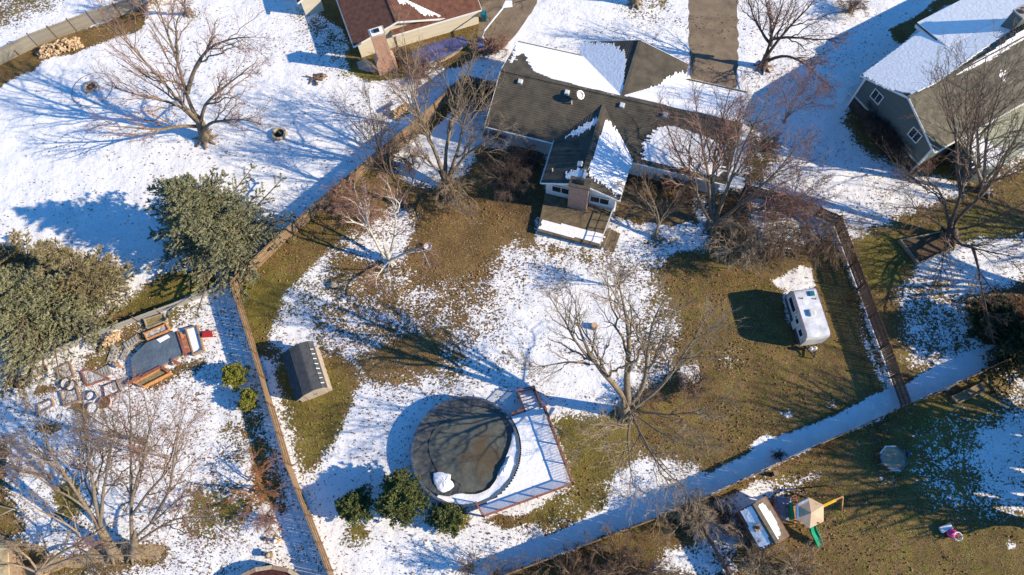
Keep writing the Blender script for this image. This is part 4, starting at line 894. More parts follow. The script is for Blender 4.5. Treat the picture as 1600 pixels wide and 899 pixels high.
# ------------------------------------------------------------------ white camper
ZT = 2.45
r0, r1, r2, r3 = P(1238.7,455,ZT), P(1273.4,446,ZT), P(1299,521,ZT), P(1262.7,533.5,ZT)
ct = (r0+r1+r2+r3)/4; ey = unit((r0-r3)+(r1-r2)); ex = np.array([ey[1], -ey[0], 0]); Wt = (np.linalg.norm(r1-r0)+np.linalg.norm(r2-r3))/2; Lt = (np.linalg.norm(r0-r3)+np.linalg.norm(r1-r2))/2
camper = thing('camper', 'small white camper with a snowy rounded roof parked on the grass by the dividing fence', 'camper', (ct[0], ct[1], 0))
def ck(x, y, z): return ct*[1, 1, 0]+ex*x+ey*y+[0, 0, z]
prof = []  # side profile (y,z), rounded front and back
for y0, z0, rr, a_0, a_1 in ((-Lt/2, .45, .0, 0, 0), (-Lt/2+.55, ZT-.55, .55, 180, 90), (Lt/2-.35, ZT-.35, .35, 90, 0), (Lt/2, .5, 0, 0, 0)):
    if rr == 0: prof.append((y0, z0))
    else:
        for k in range(6): th = math.radians(a_0+(a_1-a_0)*k/5); prof.append((y0+rr*math.cos(th), z0+rr*math.sin(th)))
n = len(prof); mb = MB(); mb.add([ck(-Wt/2, y, z) for y, z in prof]+[ck(Wt/2, y, z) for y, z in prof], [tuple(range(n)), tuple(range(n, 2*n))[::-1]]+[((i+1) % n, i, n+i, n+(i+1) % n) for i in range(n)])
mb.build('body', mat('camper_paint', (.52, .51, .48), .45, .25, 1.6, detail=9), camper, bevel=.04)
mb = MB()
rp = prof[3:-3]
for (y0, z0), (y1, z1) in zip(rp[:-1], rp[1:]): mb.hexa([ck(-Wt/2+.06, y0, z0+.005), ck(Wt/2-.06, y0, z0+.005), ck(Wt/2-.06, y1, z1+.005), ck(-Wt/2+.06, y1, z1+.005), ck(-Wt/2+.08, y0, z0+.05), ck(Wt/2-.08, y0, z0+.05), ck(Wt/2-.08, y1, z1+.05), ck(-Wt/2+.08, y1, z1+.05)])
mb.build('snow', mat('thin_snow', (.42, .42, .44), .7, .2, 1.3, .5, 5, col2=(.82, .81, .82), detail=8), camper, smooth=False)
for sx in (-1, 1):
    mb = MB()
    for (y0, z0), (y1, z1) in zip(prof[:-1], prof[1:]): mb.bar(ck(sx*(Wt/2+.01), y0, z0), ck(sx*(Wt/2+.01), y1, z1), .04, .05)
    mb.build('edge_trim', mat('camper_trim', (.30, .13, .08), .6, .2, 3), camper)
sl_ = -1
for (y, z, w, h) in ((Lt/2-1.05, 1.7, 1.35, .75), (Lt/2-2.45, 1.7, .8, .6), (-Lt/2+.8, 1.6, .65, .75)):
    window(camper, ck(-Wt/2-.005, y, z), ey, -ex, w, h, panes=1, depth=.04)
mb = MB(); mb.obox(ck(-Wt/2-.02, -.35, 1.25), ey, ex, (0, 0, 1), .33, .02, .85); dr = mb.build('door', M_white_dirty, camper)
mb = MB(); mb.obox(ck(-Wt/2-.045, -.35, 1.7), ey, ex, (0, 0, 1), .2, .01, .25); mb.build('door_window', M_glass, dr)
for x in (-Wt/2-.01, Wt/2+.01):
    mb = MB(); mb.obox(ck(x, 0, .74), ey, ex, (0, 0, 1), Lt/2-.1, .012, .2); mb.build('stripe', mat('camper_stripe', (.05, .06, .09), .5, .1, 3), camper)
for sx in (-1, 1):
    mb = MB(); c = ck(sx*(Wt/2-.18), .1, .34); mb.cyl(c-ex*.1, c+ex*.1, .34, n=18); wh = mb.build('wheel', M_black, camper)
    mb = MB(); mb.cyl(c-ex*.11, c+ex*.11, .18, n=12); mb.build('hub', M_metal, wh)
mb = MB(); c = ck(-.05, -.1, ZT+.05); mb.obox(c+[0, 0, .1], ex, ey, (0, 0, 1), .22, .28, .12); mb.build('roof_unit', M_white_dirty, camper, bevel=.05)
mb = MB(); c = ck(.45, Lt/2-.6, ZT+.05); mb.obox(c+[0, 0, .06], ex, ey, (0, 0, 1), .2, .2, .06); mb.build('roof_hatch', M_teal, camper)
for (x, y) in ((-.45, Lt/2-.9), (.6, Lt/2-1.1)):
    mb = MB(); mb.cyl(ck(x, y, ZT), ck(x, y, ZT+.2), .05); mb.build('roof_vent', M_black, camper)
hf = ck(0, -Lt/2-1.1, .42)
for sx in (-1, 1): mb = MB(); mb.bar(ck(sx*.55, -Lt/2+.1, .42), hf, .08, .09); mb.build('tow_bar', M_black, camper)
mb = MB(); mb.cyl(hf-[0, 0, .42], hf+[0, 0, .35], .04); mb.build('jack', M_metal, camper)
for sx in (-1, 1): mb = MB(); c = ck(sx*.17, -Lt/2-.42, .45); mb.cyl(c, c+[0, 0, .38], .14, n=12); mb.cyl(c+[0, 0, .38], c+[0, 0, .5], .1, .04, n=12); mb.build('gas_bottle', M_white, camper)

# ------------------------------------------------------------------ small things
def path_ring(name, label, cat, px_, r, n, m, size=(.3, .2, .18), seed=0, fill=None, group=None):
    c = P(*px_); t = thing(name, label, cat, c, group); rg = random.Random(seed)
    for k in range(n):
        th = 2*math.pi*k/n+rg.uniform(-.05, .05); mb = MB(); q = c+np.array([math.cos(th)*r, math.sin(th)*r, size[2]/2]); rr = r*math.pi/n*.92
        mb.obox(q, (math.cos(th), math.sin(th), 0), (-math.sin(th), math.cos(th), 0), (0, 0, 1), size[1]/2*rg.uniform(.9, 1.1), rr, size[2]/2*rg.uniform(.85, 1.15)); mb.build('stone', m, t, bevel=.03)
    if fill:
        mb = MB(); mb.cyl(c+[0, 0, .01], c+[0, 0, .07], r-size[1]/2, n=20); mb.build('ash', fill, t)
        for k in range(5):
            th = rg.uniform(0, 3.1); d = np.array([math.cos(th), math.sin(th), 0]); o = c+np.array([rg.uniform(-.2, .2), rg.uniform(-.2, .2), .12+.04*k]); mb = MB(); mb.cyl(o-d*r*.5, o+d*r*.5, .05, n=7); mb.build('log', M_timber if k % 2 else M_black, t)
    return t
path_ring('fire_pit', 'round tan stone fire pit standing alone on bare snow left of the pale cream house', 'fire pit', (437,211), .62, 12, M_stone_tan, (.3, .24, .34), 1, M_black)
path_ring('fire_pit', 'stone fire ring inside a wide thin hoop under the big bare tree limbs', 'fire pit', (143,137), .62, 11, M_stone, (.3, .26, .25), 2, M_soil)
c = P(145,140); mb = MB(); mb.torus((0, 0, .05), 2.1, .02, 60, 5); o = mb.build('edging_hoop', mat('rust_edging', (.16, .07, .05), .8, .3, 4), None, origin=(0, 0, 0)); o.location = (c[0], c[1], .02)
setp(o, 'thin rust-brown edging hoop lying on snow round the fire ring', 'hoop')

def log_pile(label, px_quad, n, seed, h=.8, length=.45, heading=None, cat='log pile', mats=(M_log_end, M_timber)):
    w = [P(*p) for p in px_quad]; c = sum(w)/4; t = thing('log_pile', label, cat, c); rg = random.Random(seed)
    for k in range(n):
        a, b = rg.random(), rg.random(); p = w[0]*(1-a)*(1-b)+w[1]*a*(1-b)+w[2]*a*b+w[3]*(1-a)*b; e = 1-(2*abs(b-.5))**2
        z = .08+h*rg.random()*e*(1-(2*abs(a-.5))**4); th = rg.uniform(0, 3.14) if heading is None else heading+rg.uniform(-.2, .2); d = unit((math.cos(th), math.sin(th), rg.uniform(-.35, .35))); r = rg.uniform(.07, .13); l = length*rg.uniform(.7, 1.1)
        mb = MB(); mb.cyl(p+[0, 0, z]-d*l/2, p+[0, 0, z]+d*l/2, r, r*.92, n=7); mb.build('log', mats[0] if rg.random() < .68 else mats[1], t)
    return t
log_pile('long heap of split pale firewood under the pale board fence at the top left', [(58,84),(122,60),(130,74),(66,92)], 260, 3, 1.0)
log_pile('heap of firewood against the base of the wide brick chimney', [(596,94),(614,90),(616,104),(600,108)], 60, 4, .8)
log_pile('few brown branches lying loose on the speckled snow left of the cream house', [(486,120),(504,116),(506,126),(488,130)], 9, 5, .15, 1.2, mats=(M_twig, M_bark_dark))
lp = log_pile('wood stack topped with snow leaning near the diagonal fence', [(611,178),(632,163),(638,172),(618,188)], 90, 6, .7)
pa, pb_ = P(614,177), P(633,166); mb = MB(); d = unit(pb_-pa); mb.obox((pa+pb_)/2+[0, 0, .78], d, (-d[1], d[0], 0), (0, 0, 1), .9, .22, .05); mb.build('snow', M_snow, lp, bevel=.03)
log_pile('heap of pale cut wood along the low grey fence by the raised beds', [(160,532),(185,520),(188,530),(165,541)], 70, 8, .6)

def pot(name, label, cat, px_, r, h, m, group=None, snow=True):
    c = P(*px_); t = thing(name, label, cat, c, group); mb = MB(); mb.cyl(c, c+[0, 0, h], r*.8, r, n=16, cap=False); mb.cyl(c, c+[0, 0, .04], r*.8, r*.8, n=16); mb.torus(c+[0, 0, h], r, .05, 16, 5); mb.build('bowl', m, t, smooth=False)
    mb = MB(); mb.cyl(c+[0, 0, .04], c+[0, 0, h*.8], r*.78, r*.93, n=16); mb.build('snow' if snow else 'soil', M_snow if snow else M_soil, t); return t
pot('planter', 'round pale planter bowl on brown grass right of the white birch', 'planter', (669,388), .34, .4, M_stone)
pot('planter', 'dark round tub with snow inside, left of the touching pair by the plant beds', 'tub', (106,600), .45, .35, M_black)
pot('planter', 'dark round tub with snow inside, right of the touching pair by the plant beds', 'tub', (115,604), .45, .35, M_black)
pot('planter', 'pale round tub beside the brown mulch strip in the left garden', 'tub', (148,640), .48, .3, M_stone)
pot('planter', 'dark blue tub among clutter between the plant beds', 'tub', (145,620), .4, .35, mat('tub_blue', (.03, .04, .09), .5, .3, 3))
pot('planter', 'oval red-brown basin with soil below the leaning table frame', 'basin', (165,630), .5, .2, M_redwood, snow=False)
# boulder, stump, pedestal, etc
def boulder(label, px_, r, m=M_stone, seed=1): c = P(*px_); mb = MB(); mb.blob((0, 0, r*.35), r, r*.8, r*.55, seed, 10, 6, .12); o = mb.build('boulder', m, None, smooth=True); o.location = tuple(c); return setp(o, label, 'boulder')
boulder('rounded tan boulder on the snow above the garden shed', (522,446), .42, M_stone_tan, 2)
c = P(928,511); t = thing('tree_stump', 'cut tree stump on a bare spot in the snow under the central bare tree', 'stump', c); mb = MB(); mb.cyl(c, c+[0, 0, .42], .34, .27, n=12); mb.build('bark', M_bark, t); mb = MB(); mb.cyl(c+[0, 0, .42], c+[0, 0, .435], .24, n=12); mb.build('cut_face', M_log_end, t)
c = P(424,868); t = thing('birdbath', 'small square brown stand on the snow near the bottom left pool', 'stand', c); mb = MB(); mb.box((c[0], c[1], .3), .3, .3, .6); mb.build('post', M_timber, t); mb = MB(); mb.box((c[0], c[1], .63), .55, .5, .06); mb.build('top', M_timber, t); mb = MB(); mb.blob((c[0], c[1], .7), .18, .18, .1, 3); mb.build('bowl', M_stone_tan, t)
c = P(434,846); t = thing('garden_ornament', 'small orange and white garden ornament on the shadow edge beside the left fence', 'garden ornament', c); mb = MB(); mb.cyl(c, c+[0, 0, .45], .17, .1, n=10); mb.build('base', M_orange, t); mb = MB(); mb.blob((c[0], c[1], .6), .15, .15, .17, 2, 10, 6, .03); mb.build('head', M_white, t, smooth=True)
c = P(422,886); t = thing('pump_box', 'small dark box on the snow at the rim of the bottom left pool', 'box', c); mb = MB(); mb.box((c[0], c[1], .25), .4, .35, .5); mb.build('housing', mat('box_plum', (.07, .05, .12), .6, .2, 3), t); mb = MB(); mb.box((c[0], c[1], .52), .46, .4, .04); mb.build('lid', M_black, t)

# ---- partly visible pool, bottom left
pcc = P(412, 980, 1.1); R2 = 4.1
p2 = thing('pool', 'brown-rimmed round pool with a dark red cover, cut off by the bottom edge', 'pool', (pcc[0], pcc[1], 0))
for k in range(20):
    t0, t1 = 2*math.pi*k/20, 2*math.pi*(k+1)/20; pt = lambda t_, r: (pcc[0]+r*math.cos(t_), pcc[1]+r*math.sin(t_))
    mb = MB(); mb.prism([pt(t0, R2-.04), pt(t0, R2), pt(t1, R2), pt(t1, R2-.04)], 0, 1.05); mb.build('wall_panel', M_poolwall, p2)
    mb = MB(); mb.prism([pt(t0+.005, R2-.2), pt(t0+.005, R2+.1), pt(t1-.005, R2+.1), pt(t1-.005, R2-.2)], 1.05, 1.11); mb.build('top_rail', M_stone_tan if k % 2 else M_timber, p2)
mb = MB(); mb.cyl((pcc[0], pcc[1], .6), (pcc[0], pcc[1], .85), R2-.1, n=40); mb.build('cover', M_redtarp, p2)

# ---- left neighbour's garden
def bed(label, quad, h, m, fill=M_soil, snow=0, name='raised_bed', cat='raised bed', cross=0, hf=.6, boards=None, top=None):
    w = [P(*p) for p in quad]; c = sum(w)/4; t = thing(name, label, cat, c); ww = .09
    for i in range(4):
        a, b = w[i], w[(i+1) % 4]; d = unit(b-a); mb = MB(); mb.bar(a-d*ww/2+[0, 0, h/2+.005*i], b+d*ww/2*(-1)+[0, 0, h/2+.005*i], ww, h); mb.build('side_board', m if not boards else boards[i], t)
        mb = MB(); mb.box((a[0], a[1], h/2+.03), .12, .12, h+.06); mb.build('corner_post', m, t)
    mb = MB(); s_ = [(c[0]+(p[0]-c[0])*.97, c[1]+(p[1]-c[1])*.97) for p in w]; mb.prism(s_, 0, h*hf); mb.build('soil' if not snow else 'snow_fill', fill if not snow else M_snow, t)
    for k in range(cross):
        f = (k+1)/(cross+1); a = w[0]+(w[1]-w[0])*f; b = w[3]+(w[2]-w[3])*f; mb = MB(); mb.bar(a+[0, 0, h*.6], b+[0, 0, h*.6], .06, h*.8); mb.build('divider', m, t)
    return t
M_straw = mat('straw_litter', (0.26, 0.20, 0.10), .95, .5, 9, .9, 25, bdist=.05)
M_snowsoil = mat('snowy_soil', (0.10, 0.07, 0.04), .9, .5, 5, .8, 20, col2=(.78, .78, .80), bdist=.05)
bed('square timber bed of straw and snow, upper middle of the left garden', [(90,577),(110,567),(117,588),(95,596)], .2, M_timber, M_snowsoil)
bed('long narrow timber bed with snow, nearest the low grey fence', [(50,580),(73,572),(75,583),(51,590)], .2, M_timber, M_snowsoil)
bed('square timber bed with snow and stubble below the two dark tubs', [(97,613),(121,606),(127,626),(103,635)], .25, M_timber, M_snowsoil)
bed('narrow timber bed holding snow clumps, lower left of the garden', [(61,633),(82,625),(85,634),(62,646)], .2, M_timber, snow=1)
bed('red-edged open bed with a snowy pallet beside it', [(129,582),(139,578),(172,592),(138,603)], .2, M_redwood, M_snowsoil)
bed('dark metal-edged square bed filled with snow under the leaning sapling', [(162,604),(182,596),(188,612),(165,622)], .15, M_black, snow=1)
bed('long timber bed with leaves and snow beside the blue-grey tarp', [(228,523),(262,508),(267,517),(233,532)], .35, M_orange, M_snowsoil)
bed('pale timber planter of straw above the blue-grey tarp', [(228,501),(258,492),(262,503),(232,514)], .3, M_fence_tan, M_straw)
bed('orange timber planter box along the lower edge of the blue-grey tarp', [(214,600),(254,578),(269,585),(228,606)], .45, M_orange, M_straw)
bed('weathered bed with bright snow right of the red rail', [(293,516),(310,511),(320,548),(305,556)], .4, M_timber, snow=1)
bed('two-compartment timber vegetable bed of soil below the long fence at the right', [(1485,621),(1529,601),(1536,612),(1494,631)], .28, M_timber, M_straw, cross=1)
bed('timber-edged brown planting bed under the dark bare tree by the dividing fence', [(1404,378),(1468,365),(1484,391),(1432,414)], .4, M_fence_tan, M_soil)
# slate tarp in red/orange frame
tp = thing('covered_pond', 'blue-grey tarp stretched over a low frame with red rails in the left garden', 'tarp', P(245,555))
w = [P(*p, .45) for p in ((207,588),(204,560),(228,536),(277,517),(285,553),(258,568),(226,586))]
mb = MB(); mb.prism([(p[0], p[1]) for p in w], .38, .45); mb.build('tarp', M_slate, tp)
mb = MB(); cw = sum(w)/len(w); mb.prism([(cw[0]+(p[0]-cw[0])*.97, cw[1]+(p[1]-cw[1])*.97) for p in w], 0, .38); mb.build('frame', M_timber, tp)
for a_px, b_px, m_ in (((278,518),(290,556),M_redwood),((219,590),(252,573),M_redwood),((252,573),(262,580),M_redwood),((268,562),(279,570),M_redwood),((180,570),(190,574),M_orange),((200,600),(222,586),M_redwood),((281,520),(285,528),M_orange)):
    mb = MB(); mb.bar(P(*a_px, .5), P(*b_px, .5), .22, .16); mb.build('rail', m_, tp)
for k in range(9):
    f = k/8; a = P(281+8*f, 526+24*f, .42); b = P(294+7*f, 523+24*f, .30); mb = MB(); mb.bar(a, b, .26, .04); mb.build('slat', M_redwood if k % 3 else M_timber, tp)
mb = MB(); mb.prism([tuple(P(*p, .46)[:2]) for p in ((244,531),(262,523),(266,527),(250,536))], .455, .52); mb.build('snow', M_snow, tp, bevel=.02)
def pallet(label, p0, p1, p2, n, m=M_fence_grey, z=.12):
    a, ex_, ey_, w_, l_ = rectpx(p0, p1, p2); t = thing('pallet', label, 'pallet', a)
    for k in range(3): mb = MB(); c = a+ey_*l_*k/2; mb.bar(c+[0, 0, .05], c+ex_*w_+[0, 0, .05], .09, .09); mb.build('bearer', m, t)
    for k in range(n): mb = MB(); c = a+ex_*w_*(k+.5)/n; mb.obox(c+ey_*l_/2+[0, 0, z], ex_, ey_, (0, 0, 1), w_/n*.36, l_/2, .012); mb.build('slat', m, t)
    return t
pallet('grey slatted pallet on snow right of the red-edged bed', (150,597), (176,584), (168,572), 7)
pallet('pale slatted pallet leaning in shade left of the blue-grey tarp', (168,565), (176,542), (186,545), 4)
pallet('pale slatted pallet touching the left edge of the blue-grey tarp', (188,562), (196,545), (202,548), 3)
pallet('grey boards stacked above the blue-grey tarp corner', (193,538), (214,524), (222,530), 5)
pallet('weathered slatted pallet below the pale orange corner of the tarp frame', (176,597), (200,590), (206,602), 8)
t = thing('wheelbarrow', 'red tray wheelbarrow tipped on the snow right of the raised bed', 'wheelbarrow', P(322,524))
a, b = P(311,523,.3), P(333,520,.3); mb = MB(); mb.hexa([P(318,526,.15), P(330,525,.15), P(328,520,.15), P(320,520,.15), P(315,528,.5), P(333,527,.5), P(331,517,.5), P(317,518,.5)]); mb.build('tray', mat('red_paint', (.45, .03, .03), .45, .15, 3), t)
for dy in (-.18, .18): mb = MB(); mb.bar(a+[0, dy, 0], b+[.2, dy, .1], .05, .05); mb.build('handle', M_timber, t)
mb = MB(); c = P(312,524,.2); mb.cyl(c+[0, -.05, 0], c+[0, .05, 0], .2, n=14); mb.build('wheel', M_black, t)

# ---- small gabled shed in the lower neighbour's yard
sz = 2.1
s0, s1, s2, s3 = P(1153.5,800,sz), P(1197,776,sz), P(1232,841,sz), P(1190,857,sz)
ey = unit((s0-s3)+(s1-s2)); ex = np.array([ey[1], -ey[0], 0]); cts = (s0+s1+s2+s3)/4; Ws = (abs((s1-s0)@ex)+abs((s2-s3)@ex))/2; Ls_ = (np.linalg.norm(s0-s3)+np.linalg.norm(s1-s2))/2
ss = thing('small_shed', 'small brown shed, snow on both roof slopes and a dark cap, below long fence', 'shed', (cts[0], cts[1], 0))
gs = Gable(qpx(cts-ex*Ws/2-ey*Ls_/2), qpx(cts+ex*Ws/2-ey*Ls_/2), Ls_, sz, sz+.55, ey)
gs.walls(ss, M_timber, .15, .15); M_rb = mat('shed_roof_brown', (.17, .13, .09), .85, .3, 3, .4, 12); gs.roof(ss, M_rb); gs.fascia(ss, M_redwood, ends=(0, 1))
sW = gs.pA if gs.pA.n[0] < gs.pB.n[0] else gs.pB; sE = gs.pB if sW is gs.pA else gs.pA
snow_patch(ss, sW, [(1156,800),(1174,790),(1206,848),(1190,856),(1184,851)], seed=21, jit=.05, th=.05)
snow_patch(ss, sE, [(1182,790),(1190,786),(1200,796),(1207,807),(1219,829),(1218,836),(1213,842)], seed=22, jit=.05, th=.08)
q = PP(1182,825,sW.o,sW.n); mb = MB(); mb.box((q[0], q[1], q[2]+.12), .5, .42, .34, math.atan2(ex[1], ex[0])); cpp = mb.build('roof_cap', M_timber, ss); mb = MB(); mb.cyl(q+[0, 0, .2], q+[0, 0, .45], .12); mb.build('vent_pipe', M_black, cpp)
t = thing('grey_tarp', 'crumpled grey covered heap between the small shed and the playset tower', 'tarp', P(1222,800)); mb = MB(); c = P(1223,795); mb.blob((c[0], c[1], .3), .8, .9, .55, 5, 14, 8, .2); mb.build('cover', mat('tarp_grey', (.22, .22, .27), .6, .3, 3, .6, 6, bdist=.05), t)

# ---- playset with tan canopy
cz = 3.0; pcn = P(1267,802,cz)
ps = thing('playset', 'timber playset with a tan hexagonal canopy, green slide and yellow-topped swing beam', 'playset', (pcn[0], pcn[1], 0))
hexp = [P(*p, cz-.55) for p in ((1243,787),(1263,777),(1287,789),(1287,815),(1265,826),(1243,811))]
M_can2 = mat('tan_canopy_shade', (0.50, 0.36, 0.24), 0.75, 0.1, 2)
for k in range(6):
    a, b = hexp[k], hexp[(k+1) % 6]; top = np.array([pcn[0], pcn[1], cz+.05]); nn = unit(np.cross(a-top, b-top)); nn = nn if nn[2] > 0 else -nn; mb = MB(); g_ = .006; mb.slab([top, a+(b-a)*g_, b-(b-a)*g_], nn, .03); mb.build('canopy_panel', M_canopy, ps)
mb = MB(); 
for k in (5, 0): a, b = hexp[k], hexp[(k+1) % 6]; top = np.array([pcn[0], pcn[1], cz]); mb.slab([a*.93+top*.07+[0, 0, .05], b*.93+top*.07+[0, 0, .05], b*.80+top*.20+[0, 0, .05], a*.80+top*.20+[0, 0, .05]], np.array([0, 0, 1.]), .05)
mb.build('snow', M_snow, ps)
for sx in (-1, 1):
    for sy in (-1, 1):
        x, y = pcn[0]+sx*.65, pcn[1]+sy*.65; mb = MB(); mb.box((x, y, 1.3), .1, .1, 2.6); mb.build('tower_post', M_orange, ps)
for k in range(9): mb = MB(); mb.box((pcn[0], pcn[1]-.6+.15*k, 1.3), 1.4, .13, .04); mb.build('floor_board', M_orange, ps)
b0 = P(1283,792,2.0); b1 = P(1317,776,2.0); mb = MB(); mb.bar(b0, b1, .12, .14); mb.build('swing_beam', M_orange, ps)
dxy = unit((b1-b0)*[1, 1, 0]); pxy = np.array([-dxy[1], dxy[0], 0])
for sg_ in (-1, 1): mb = MB(); mb.bar(b1, b1*[1, 1, 0]+pxy*sg_*1.0+dxy*.2, .09, .09); mb.build('swing_leg', M_orange, ps)
for k in range(3):
    f = .12+.2*k; a = b0+(b1-b0)*f; mb = MB(); mb.obox(a+[0, 0, .14], dxy, pxy, (0, 0, 1), .22, .10, .06); mb.build('swing_seat', M_yellow, ps, bevel=.03)
    for q in (-.15, .15): mb = MB(); mb.bar(a+dxy*q, a+dxy*q+[0, 0, .1], .02, .02); mb.build('chain', M_black, ps)
# slide
s0_, s1_ = P(1268,824,1.25), P(1281,853,.12); d = unit((s1_-s0_)*[1, 1, 0]); sd = np.array([-d[1], d[0], 0])
K = 9; pts = []
for k in range(K+1):
    f = k/K; p = s0_*(1-f)+s1_*f; p = p*[1, 1, 0]+[0, 0, 1.25*(1-f)**1.1*(1-.12*math.sin(f*6.28))+.14]; pts.append(p)
for k in range(K):
    mb = MB(); mb.bar(pts[k], pts[k+1], .46, .04)
    for sg_ in (-1, 1): mb.bar(pts[k]+sd*sg_*.24+[0, 0, .08], pts[k+1]+sd*sg_*.24+[0, 0, .08], .04, .2)
    mb.build('slide_section', M_green_pl, ps)
mb = MB(); g0 = P(1236,800,1.2); mb.obox(g0, (0, 1, 0), (1, 0, 0), (0, 0, 1), .55, .05, .5); mb.build('climbing_panel', M_green_pl, ps)
for k in range(5): mb = MB(); a = P(1226+k*1.5, 781+k*4, .3+.2*k); mb.bar(a, a+np.array([.9, .35, 0]), .1, .05); mb.build('ladder_rung', M_redwood, ps)
for sg_ in (0, 1): mb = MB(); a = P(1222,778,0)+np.array([.2+.9*sg_, .3*sg_, 0]); mb.bar(a, np.array([pcn[0]-.6+.3*sg_, pcn[1]+.5, 1.3]), .08, .08); mb.build('ladder_side', M_redwood, ps)

# ---- octagonal trampoline
oc = P(1395.5,716.5,.75); tr = thing('trampoline', 'octagonal trampoline with a white and blue edge on the dark striped grass', 'trampoline', (oc[0], oc[1], 0)); R8 = (np.linalg.norm(P(1374,716,.75)-P(1417,716,.75)))/2
o8 = [(oc[0]+R8*math.cos(math.pi*(k+.5)/4), oc[1]+R8*math.sin(math.pi*(k+.5)/4)) for k in range(8)]
mb = MB(); mb.prism([(oc[0]+(x-oc[0])*.9, oc[1]+(y-oc[1])*.9) for x, y in o8], .72, .74); mb.build('mat', mat('trampoline_mat_tan', (.36, .25, .16), .8, .35, 2.2, .4, 8), tr)
for k in range(8):
    a, b = np.array([*o8[k], .76]), np.array([*o8[(k+1) % 8], .76]); ci = np.array([oc[0], oc[1], .76]); mb = MB(); mb.prism([tuple((a+(b-a)*.01)[:2]), tuple((b-(b-a)*.01)[:2]), tuple((b*.9+ci*.1)[:2]), tuple((a*.9+ci*.1)[:2])], .745, .80); mb.build('edge_pad', M_white_dirty if k in (1, 2, 5) else mat('pad_grey', (.13, .13, .17), .6, .3, 3), tr)
    mb = MB(); mb.bar(a*[1, 1, 0], a, .05, .05); mb.build('leg', M_metal, tr)
mb = MB(); a = P(1417,712,0); mb.bar(a, a+[-.2, .1, .75], .3, .05); mb.build('ladder', M_blue_pl, tr)

# ---- pink ride-on toy
tc_ = P(1484,834); ty = thing('toy_car', 'bright pink ride-on toy with a white frame on the grass at the bottom right', 'toy car', tc_)
mb = MB(); mb.blob((tc_[0], tc_[1], .32), .42, .34, .22, 4, 14, 8, .04); mb.build('body', M_pink, ty, smooth=True)
mb = MB(); mb.torus((tc_[0]+.22, tc_[1]-.22, .62), .3, .045, 18, 6); mb.build('window_frame', M_white, ty, smooth=True)
mb = MB()
for dx, dy in ((.0, -.2), (.45, -.25), (.2, -.5)): mb.bar((tc_[0]+dx, tc_[1]+dy, .35), (tc_[0]+dx, tc_[1]+dy, .62), .05, .05)
mb.build('roof_pillar', M_pink, ty)
mb = MB(); mb.obox((tc_[0]-.35, tc_[1]+.38, .28), unit((1, .35, 0)), unit((-.35, 1, 0)), (0, 0, 1), .48, .22, .1); mb.build('snowy_tray', M_white, ty, bevel=.05)
for dx, dy in ((-.3, -.25), (.35, -.3), (-.25, .25), (.35, .2)): mb = MB(); c = np.array([tc_[0]+dx, tc_[1]+dy, .14]); mb.cyl(c-[0, .05, 0], c+[0, .05, 0], .14, n=12); mb.build('wheel', M_black, ty)

# ---- bins, hoop, tarp at the cream house
for (lab, px_, m_) in (('dark teal wheeled bin at the right end of the cream house', (757,32), M_teal), ('blue bin beside the driveway bend near the low ranch house', (753,80), M_blue_pl)):
    c = P(*px_); t = thing('wheeled_bin', lab, 'bin', c); mb = MB(); q = [(-.28, -.3), (.28, -.3), (.28, .3), (-.28, .3)]; mb.hexa([c+[x*.85, y*.85, .08] for x, y in q]+[c+[x, y, 1.0] for x, y in q]); mb.build('body', m_, t, bevel=.03)
    mb = MB(); mb.hexa([c+[x*1.08, y*1.08, 1.01] for x, y in q]+[c+[x, y*.9, 1.1] for x, y in q]); mb.build('lid', m_, t)
    for sx in (-1, 1): mb = MB(); mb.cyl(c+[sx*.24, .3, .12], c+[sx*.3, .3, .12], .12, n=12); mb.build('wheel', M_black, t)
hb = P(759,66); bh = thing('basketball_hoop', 'curved white basketball hoop pole leaning over the left driveway', 'basketball hoop', hb)
pts = [hb, P(753,57,1.0), P(757,48,1.8), P(768,34,2.3), P(782,17,2.7), P(789,9,2.9)]
mb = MB(); [mb.cyl(a, b, .09, n=8) for a, b in zip(pts[:-1], pts[1:])]; mb.build('pole', M_white, bh)
mb = MB(); mb.hexa([P(784,13,2.85), P(801,11,2.85), P(800,1,2.85), P(790,1,2.85), P(784,13,2.95), P(801,11,2.95), P(800,1,2.95), P(790,1,2.95)]); mb.build('backboard', M_snow, bh)
mb = MB(); mb.torus(P(806,8,2.7), .22, .02, 16, 5); mb.build('rim', M_orange, bh); mb = MB(); mb.box((hb[0], hb[1], .12), .9, .6, .24); mb.build('base', M_black, bh, bevel=.04)
# tarp draped on ground by the cream wall
tb = [(640,83),(662,72),(700,60),(722,57),(733,64),(729,72),(708,84),(690,92),(672,98),(657,105),(650,98)]
w = [P(*p) for p in tb]; cxy = sum(w)/len(w); V = [tuple(cxy+[0, 0, .12])]; nrg = 7; nn_ = len(w)*4; rg = random.Random(9)
bd = [w[i]*(1-k/4)+w[(i+1) % len(w)]*k/4 for i in range(len(w)) for k in range(4)]
for i in range(1, nrg+1):
    for j, p in enumerate(bd): q = cxy+(p-cxy)*i/nrg; V.append((q[0], q[1], .05+(.10*math.sin(q[0]*2.1+q[1])+.09*math.sin(q[1]*3.3-q[0])+rg.uniform(-.03, .05))*(1-i/nrg*.7)+.09 if i < nrg else .02))
f = [(0, 1+j, 1+(j+1) % nn_) for j in range(nn_)]+[(1+i*nn_+j, 1+(i+1)*nn_+j, 1+(i+1)*nn_+(j+1) % nn_, 1+i*nn_+(j+1) % nn_) for i in range(nrg-1) for j in range(nn_)]
me = bpy.data.meshes.new('tarp'); me.from_pydata([tuple(np.array(v)-cxy) for v in V], [], f); me.materials.append(M_tarp_blue); [setattr(p, 'use_smooth', True) for p in me.polygons]
